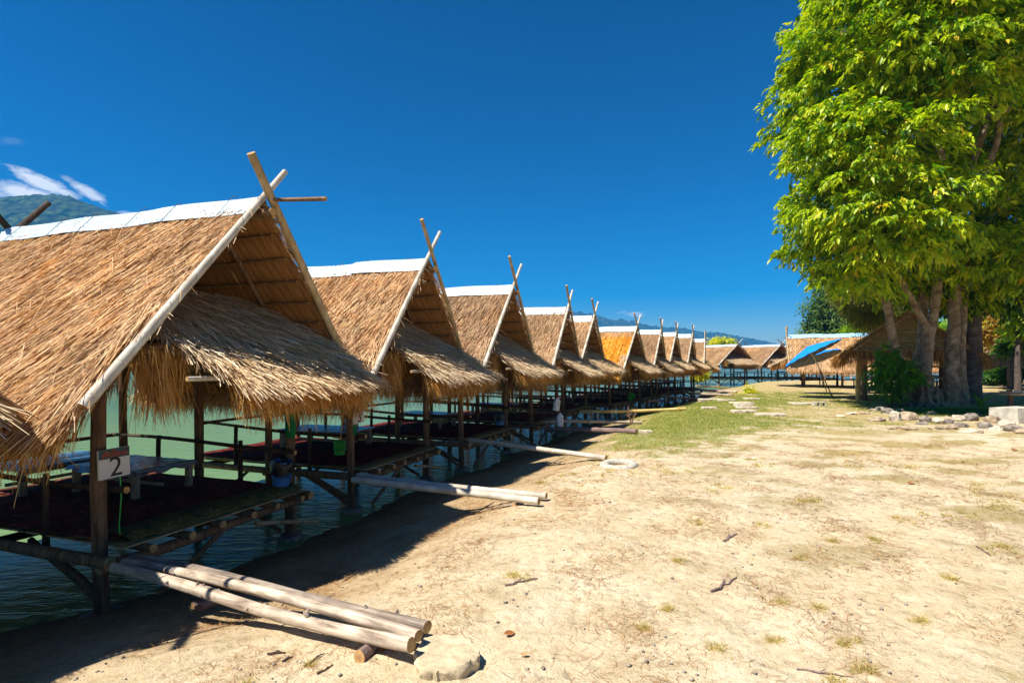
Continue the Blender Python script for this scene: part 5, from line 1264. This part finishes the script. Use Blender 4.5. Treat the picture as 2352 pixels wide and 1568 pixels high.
RK = [(1956, 952, 36, 'stone_pale', .25, 'long narrow pale slab, leftmost of the tree border'), (1985, 951, 26, 'stone_tan', .4, 'small tan rock second from the left in the tree border'), (2004, 946, 24, 'stone_tan', .5, 'rounded tan rock behind the left part of the border'),
      (2022, 944, 30, 'stone_pale', .5, 'pale lumpy rock at the top left of the border'), (2012, 966, 60, 'stone_tan', .2, 'long low kerb like stone at the left of the border'), (2040, 950, 34, 'stone_grey', .6, 'dark grey rounded rock left of the white pointed one'),
      (2056, 966, 50, 'stone_pale', .65, 'white pointed rock standing upright, brightest of the border'), (2082, 964, 52, 'stone_tan', .6, 'leaning tan plate like rock touching the white pointed one'), (2056, 985, 46, 'stone_tan', .2, 'flat tan stone lowest on the left of the border'),
      (2092, 987, 52, 'stone_tan', .22, 'second flat tan stone lying on the sand before the border'), (2100, 962, 34, 'stone_tan', .6, 'brown rock behind the leaning plate'), (2130, 968, 56, 'stone_grey', .35, 'long dark grey rock below the middle trunk'),
      (2118, 975, 30, 'stone_grey', .4, 'small grey rock under the long dark grey one'), (2156, 972, 44, 'stone_pale', .45, 'pale wedge shaped rock below the thick trunk'), (2148, 985, 44, 'stone_tan', .3, 'flat tan rock in the lower middle of the border'),
      (2178, 972, 34, 'stone_grey', .5, 'grey rock right of the pale wedge'), (2180, 985, 46, 'stone_tan', .4, 'tan rock low in the middle right'), (2200, 966, 42, 'stone_pale', .5, 'pale rock under the right hand trunks'), (2208, 980, 40, 'stone_grey', .4, 'grey flat rock low on the right'),
      (2228, 966, 46, 'stone_grey', .6, 'dark rounded boulder below the long leaved plant'), (2232, 992, 60, 'stone_pale', .2, 'broad flat pale slab in front, lowest of the right part'), (2256, 974, 30, 'stone_tan', .5, 'small tan rock beside the dark boulder'),
      (2262, 984, 40, 'stone_grey', .6, 'dark rounded rock in the right part of the border'), (2280, 970, 56, 'stone_tan', .5, 'big tan sloping rock left of the concrete block'), (2288, 988, 44, 'stone_pale', .35, 'pale flat rock below the big tan one'),
      (2300, 958, 36, 'stone_pale', .5, 'small white rock beside the post table'), (2312, 978, 44, 'stone_pale', .5, 'pale rock touching the concrete block'), (2328, 990, 62, 'stone_grey', .35, 'long grey rock in front of the concrete block'),
      (2348, 994, 50, 'stone_tan', .3, 'tan rock cut by the right edge of the picture'), (2244, 955, 26, 'stone_tan', .5, 'little rock in the shade behind the dark boulder'), (2066, 948, 26, 'stone_tan', .5, 'little rock in the grass behind the white pointed one'),
      (1930, 957, 30, 'stone_pale', .3, 'white brick shaped stone just left of the border'), (2138, 952, 30, 'stone_tan', .4, 'small stone at the foot of the middle trunk')]
for (x, y, w_, m_, fl, lb) in RK: rock(x, y, w_, m_, lb, fl)

# dead leaves, sticks, small litter on the sand
def dead_leaf(px, py, L, rz, label, m_='dead_leaf'):
    p = gnd(px, py, 0); z = hz(p.x, p.y); b = MB(); V_ = []; n = 8
    for i in range(n+1):
        t0 = i/n; w_ = L*.26*math.sin(math.pi*min(1, t0*1.02+.01))**.7; z_ = .35*L*(t0-.5)**2
        V_ += [(L*(t0-.5), -w_, z_+w_*.45), (L*(t0-.5), 0, z_), (L*(t0-.5), w_, z_+w_*.6)]
    b.add(V_, [(i*3+j, (i+1)*3+j, (i+1)*3+j+1, i*3+j+1) for i in range(n) for j in range(2)])
    o = b.build('dead_leaf', m_, None, True, 180); o.location = (p.x, p.y, z+.012); o.rotation_euler = (.25, .1, rz); tag(o, label, 'leaf', 'dead leaves on the sand')
dead_leaf(1170, 1458, .075, .5, 'curled orange brown leaf on the sand right of the hexagonal slab')
dead_leaf(878, 1498, .06, 1.4, 'orange leaf tucked under the log bundle ends'); dead_leaf(1205, 1507, .05, .1, 'small pale brown leaf below the curled orange one', 'straw')
dead_leaf(2092, 1110, .12, .2, 'small orange leaf on the sand below the rocks'); dead_leaf(2210, 1062, .10, 1, 'yellowish leaf near the right edge'); dead_leaf(2330, 1035, .16, .2, 'orange leaf at the far right below the rocks')
dead_leaf(1310, 1145, .06, .8, 'tiny brown leaf right of the bamboo pair')
def stick(px0, py0, px1, py1, r, label, m_='log_purple', fork=True):
    a = gnd(px0, py0, .01); c = gnd(px1, py1, .01); a.z = hz(a.x, a.y)+r; c.z = hz(c.x, c.y)+r; ctr = (a+c)/2; b = MB()
    a = np.array(a-ctr); c = np.array(c-ctr); L = np.linalg.norm(c-a); pts = [a+(c-a)*t0+rs.normal(0, L*.03, 3)*[1, 1, .3]*(0 < t0 < 1) for t0 in np.linspace(0, 1, 6)]
    b.path(pts, [r, r*1.1, r, r*.9, r*.8, r*.5], 7, 0, -1, wob=.15)
    if fork: b.path([pts[2], pts[2]+(c-a)*.15+np.array([0, L*.10, r]), pts[2]+(c-a)*.22+np.array([0, L*.16, 0])], [r*.6, r*.5, r*.2], 5, 0, -1)
    o = b.build('stick', m_); o.location = ctr; tag(o, label, 'stick', 'sticks on the sand')
stick(1632, 1358, 1692, 1325, .010, 'thick grey brown stick lying in the middle of the sand')
stick(1662, 1240, 1692, 1224, .010, 'short bent stick farther back in the middle of the sand')
stick(1160, 1338, 1235, 1320, .008, 'reddish forked stick right of the shadow edge')
stick(2242, 1252, 2275, 1272, .007, 'thin dark stick near the right edge of the sand')
stick(680, 1310, 770, 1290, .012, 'dark stick lying in the hut shade')
stick(650, 1492, 672, 1480, .007, 'curved dark twig below the log bundle', 'dark_wood')
stick(700, 1512, 745, 1482, .006, 'thin twig under the log bundle, left of the cut log', 'dark_wood')
stick(730, 1535, 765, 1512, .006, 'little crossing twig left of the cut log', 'dark_wood')
stick(615, 1468, 655, 1470, .008, 'arched dark twig at the shadow edge left of the logs', 'dark_wood')
stick(1830, 1528, 1960, 1545, .004, 'thin long reddish twig at the bottom of the picture')
stick(745, 1408, 760, 1426, .004, 'tiny bark strip on the logs', 'dark_wood', False)

def scatter(n, x0, x1, y0, y1, dens):
    x = rs.uniform(x0, x1, n*4); y = y0+(y1-y0)*rs.rand(n*4); k = rs.rand(n*4) < dens(x, y)
    x, y = x[k][:n], y[k][:n]; vis = np.abs(x) < y*1.05+1; x, y = x[vis], y[vis]
    return x, y, hgt(x, y)
def blades(x, y, z, h, w, name, m_, lean=.5, npts=3, lift=0.0):
    n = len(x); a = rs.uniform(0, 6.283, n); D_ = np.stack([np.cos(a)*lean*rs.uniform(.2, 1.4, n), np.sin(a)*lean*rs.uniform(.2, 1.4, n), np.ones(n)], 1)
    v, f, r = strands(np.stack([x, y, z-.005+lift], 1), D_, h, w, np.array([0, 0, -1.]), rs.uniform(.05, .5, n), rs.uniform(0, 3.1, n), npts, np.array([.3, 1., 0]), .2)
    link(name, fast_mesh(name, v, f, r, m_), None, kind='stuff')
# lawn grass
x, y, z = scatter(60000, 0, 16, 9, 30, lambda x, y: np.clip(green_mask(x, y)*1.1-.22, 0, 1)*np.clip(14/y, .4, 1))
blades(x, y, z, rs.uniform(.02, .07, len(x)), rs.uniform(.004, .010, len(x))*np.clip(y/10, 1, 3), 'green_grass', 'grass_green', .8)
x, y, z = scatter(70000, -2, 26, 5, 42, lambda x, y: np.clip(dry_mask(x, y)*1.2-.45, 0, 1)*np.clip(12/y, .2, 1)*.9)
blades(x, y, z, rs.uniform(.015, .055, len(x)), rs.uniform(.003, .008, len(x))*np.clip(y/8, 1, 3.5), 'dry_grass', 'grass_dry', 1.4)
# lush grass round the tree foot
n = 16000; a = rs.uniform(0, 6.283, n); q = np.sqrt(rs.rand(n)); cx, cy = gnd(2185, 948, 0).x, gnd(2185, 948, 0).y
x = cx+1.9*q*np.cos(a); y = cy-.15+.5*q*np.sin(a); blades(x, y, hgt(x, y), rs.uniform(.04, .13, n), rs.uniform(.008, .02, n), 'lush_grass', 'grass_lush', .7)
n = 6000; x = rs.uniform(11.6, 18.5, n); y = rs.uniform(16.2, 19.5, n); blades(x, y, hgt(x, y), rs.uniform(.03, .12, n), rs.uniform(.006, .014, n), 'weeds', 'grass_green', .9)
# tufts on the sand
TX, TY = [], []
cs = [(1180, 1315, 40, 14), (1480, 1442, 10, 6), (1240, 1088, 8, 10), (1330, 1080, 70, 12), (1420, 1085, 60, 10), (1560, 1078, 50, 10), (1870, 1150, 40, 12), (1950, 1480, 20, 8), (1985, 1535, 26, 8), (1780, 1470, 18, 6), (1640, 1490, 20, 7), (560, 1555, 8, 5), (880, 1455, 10, 5), (715, 1515, 6, 3),
      (1830, 1280, 22, 6), (2010, 1240, 22, 6), (1910, 1240, 18, 6), (2080, 1190, 40, 8), (2200, 1190, 60, 12), (2300, 1160, 60, 14), (2250, 1120, 60, 12), (2100, 1075, 60, 12), (1960, 1060, 60, 12), (1880, 1400, 18, 6), (1790, 1385, 16, 5), (1530, 1400, 14, 6), (1920, 1560, 24, 5), (2110, 1425, 22, 6),
      (1650, 1120, 30, 8), (1740, 1065, 50, 10), (1500, 1030, 60, 10), (1420, 1015, 40, 8), (1370, 1035, 30, 7), (2180, 1330, 30, 6), (2290, 1260, 30, 7), (1750, 1205, 30, 7), (1600, 1200, 22, 6), (1560, 1290, 14, 5)]
for (px, py, w_, k) in cs:
    for j in range(k):
        p = gnd(px+rs.normal(0, w_*.5), py+rs.normal(0, w_*.16), 0); m_ = rs.randint(12, 30); sp = .016 if p.y < 6 else .035
        TX += list(p.x+rs.normal(0, sp, m_)); TY += list(p.y+rs.normal(0, sp, m_))
x = np.array(TX); y = np.array(TY); n = len(x)
blades(x, y, hgt(x, y), rs.uniform(.025, .075, n), rs.uniform(.002, .005, n)*np.clip(y/4, 1, 4), 'grass_tufts', 'grass_dry', 1.5)
k = rs.rand(n) < .22; blades(x[k], y[k], hgt(x[k], y[k]), rs.uniform(.02, .05, k.sum()), rs.uniform(.002, .005, k.sum())*np.clip(y[k]/4, 1, 4), 'green_tufts', 'grass_green', 1.2)
# a scatter of tiny dry tufts everywhere on the sand
x, y, z = scatter(900, -3, 12, 2.2, 13, lambda x, y: np.clip(.15+1.6*fbm(x, y, .6, 4, 11), .03, 1)*(sdist(x, y) > 1.5))
x = np.repeat(x, 7)+rs.normal(0, .02, len(x)*7); y = np.repeat(y, 7)+rs.normal(0, .02, len(y)*7)
blades(x, y, hgt(x, y), rs.uniform(.015, .045, len(x)), rs.uniform(.0018, .004, len(x))*np.clip(y/4, 1, 3.5), 'small_tufts', 'grass_dry', 1.6)
# straw and needles lying on the sand
def needles(n, x0, x1, y0, y1, ln, w, name, m_, dens):
    x, y, z = scatter(n, x0, x1, y0, y1, dens); n = len(x); a = rs.uniform(0, 6.283, n)
    D_ = np.stack([np.cos(a), np.sin(a), rs.normal(.0, .05, n)], 1); L = rs.uniform(.3, 1, n)*ln
    nn = np.cross(D_, np.array([0, 0, 1.]))
    v, f, r = strands(np.stack([x, y, z+.006], 1), D_, L, np.full(n, w)*np.clip(y/3.5, 1, 3), nn[0], np.zeros(n), np.zeros(n), 3, None, .6)
    V3 = v.reshape(n, 6, 3); bnd = (rs.normal(0, .16, n)*L)[:, None]; sv = np.stack([-np.sin(a), np.cos(a), 0*a], 1); V3[:, 2] += sv*bnd; V3[:, 3] += sv*bnd
    V3[..., 2] = np.maximum(V3[..., 2], (hgt(V3[..., 0].ravel(), V3[..., 1].ravel()).reshape(n, 6)+.004))
    link(name, fast_mesh(name, V3.reshape(-1, 3), f, r, m_), None, kind='stuff')
litter = lambda x, y: np.clip(.25+1.4*fbm(x, y, .7, 4, 8), .05, 1)*np.clip(6/y, .2, 1)*(sdist(x, y) > .6)
needles(22000, -4, 9, 2.0, 11, .12, .0024, 'pine_needles', 'thatch_dark', litter)
needles(14000, -4, 10, 2.0, 13, .08, .003, 'straw_litter', 'straw', litter)
# pebbles
x, y, z = scatter(5200, -3, 7, 2.0, 9, lambda x, y: np.clip(.2+1.2*fbm(x, y, .8, 3, 9), .05, 1)*np.clip(4/y, .1, 1)*(sdist(x, y) > .5))
n = len(x); s_ = rs.uniform(.002, .007, n)*np.clip(rs.gamma(1.2, .8, n), .4, 2.6); oc = np.array([(1, 0, 0), (0, 1, 0), (-1, 0, 0), (0, -1, 0), (0, 0, .7), (0, 0, -.5)], float)
V_ = oc[None]*s_[:, None, None]*rs.uniform(.7, 1.3, (n, 6, 1))+np.stack([x, y, z+s_*.3], 1)[:, None]
F_ = (np.arange(n)[:, None, None]*6+np.array([(0, 1, 4), (1, 2, 4), (2, 3, 4), (3, 0, 4), (1, 0, 5), (2, 1, 5), (3, 2, 5), (0, 3, 5)])[None]).reshape(-1, 3)
link('pebbles', fast_mesh('pebbles', V_.reshape(-1, 3), F_, np.repeat(rs.rand(n), 6), 'pebble', True), None, kind='stuff')
# dry twig shrub at the grass edge
t_ = thing('dry_shrub', tuple(gnd(1450, 975, 0)), 'small bare twiggy shrub at the left edge of the grass', 'shrub'); b = MB()
for k in range(9):
    d_ = np.array([rs.normal(0, .3), rs.normal(0, .3), 1]); p0 = np.zeros(3); p1 = d_*.2; p2 = p1+(d_+rs.normal(0, .4, 3))*.18; b.path([p0, p1, p2], [.012, .009, .004], 5, 0, -1); b.path([p1, p1+(d_+rs.normal(0, .6, 3))*.14], [.007, .003], 5, 0, -1)
b.build('stem', 'brown_wood', t_)
# loose ridge stick pointing out of the near gable
q0 = hut_pt(1, .04, -OV-.1, AP-.02); q1 = hut_pt(1, .10, -OV-.78, AP-.06)
b = MB(); b.pole(q0, q1, .020, .024, 8, .002); tag(b.build('ridge_stick', ['brown_wood', 'end_grain']), 'short split pole sticking out from the nearest gable tip', 'stick')

# air
hv = bpy.data.materials.new('haze'); hv.use_nodes = True; n = hv.node_tree; n.nodes.clear()
pv = n.nodes.new('ShaderNodeVolumePrincipled'); pv.inputs['Color'].default_value = (.05, .42, 1, 1); pv.inputs['Density'].default_value = .00024; pv.inputs['Anisotropy'].default_value = .0
ho = n.nodes.new('ShaderNodeOutputMaterial'); n.links.new(pv.outputs[0], ho.inputs['Volume']); M['haze'] = hv
HAZE = True
if HAZE:
    b = MB(); b.box((0, 1650, 243), (7200, 4000, 500)); b.build('haze', 'haze', None, False, kind='stuff')
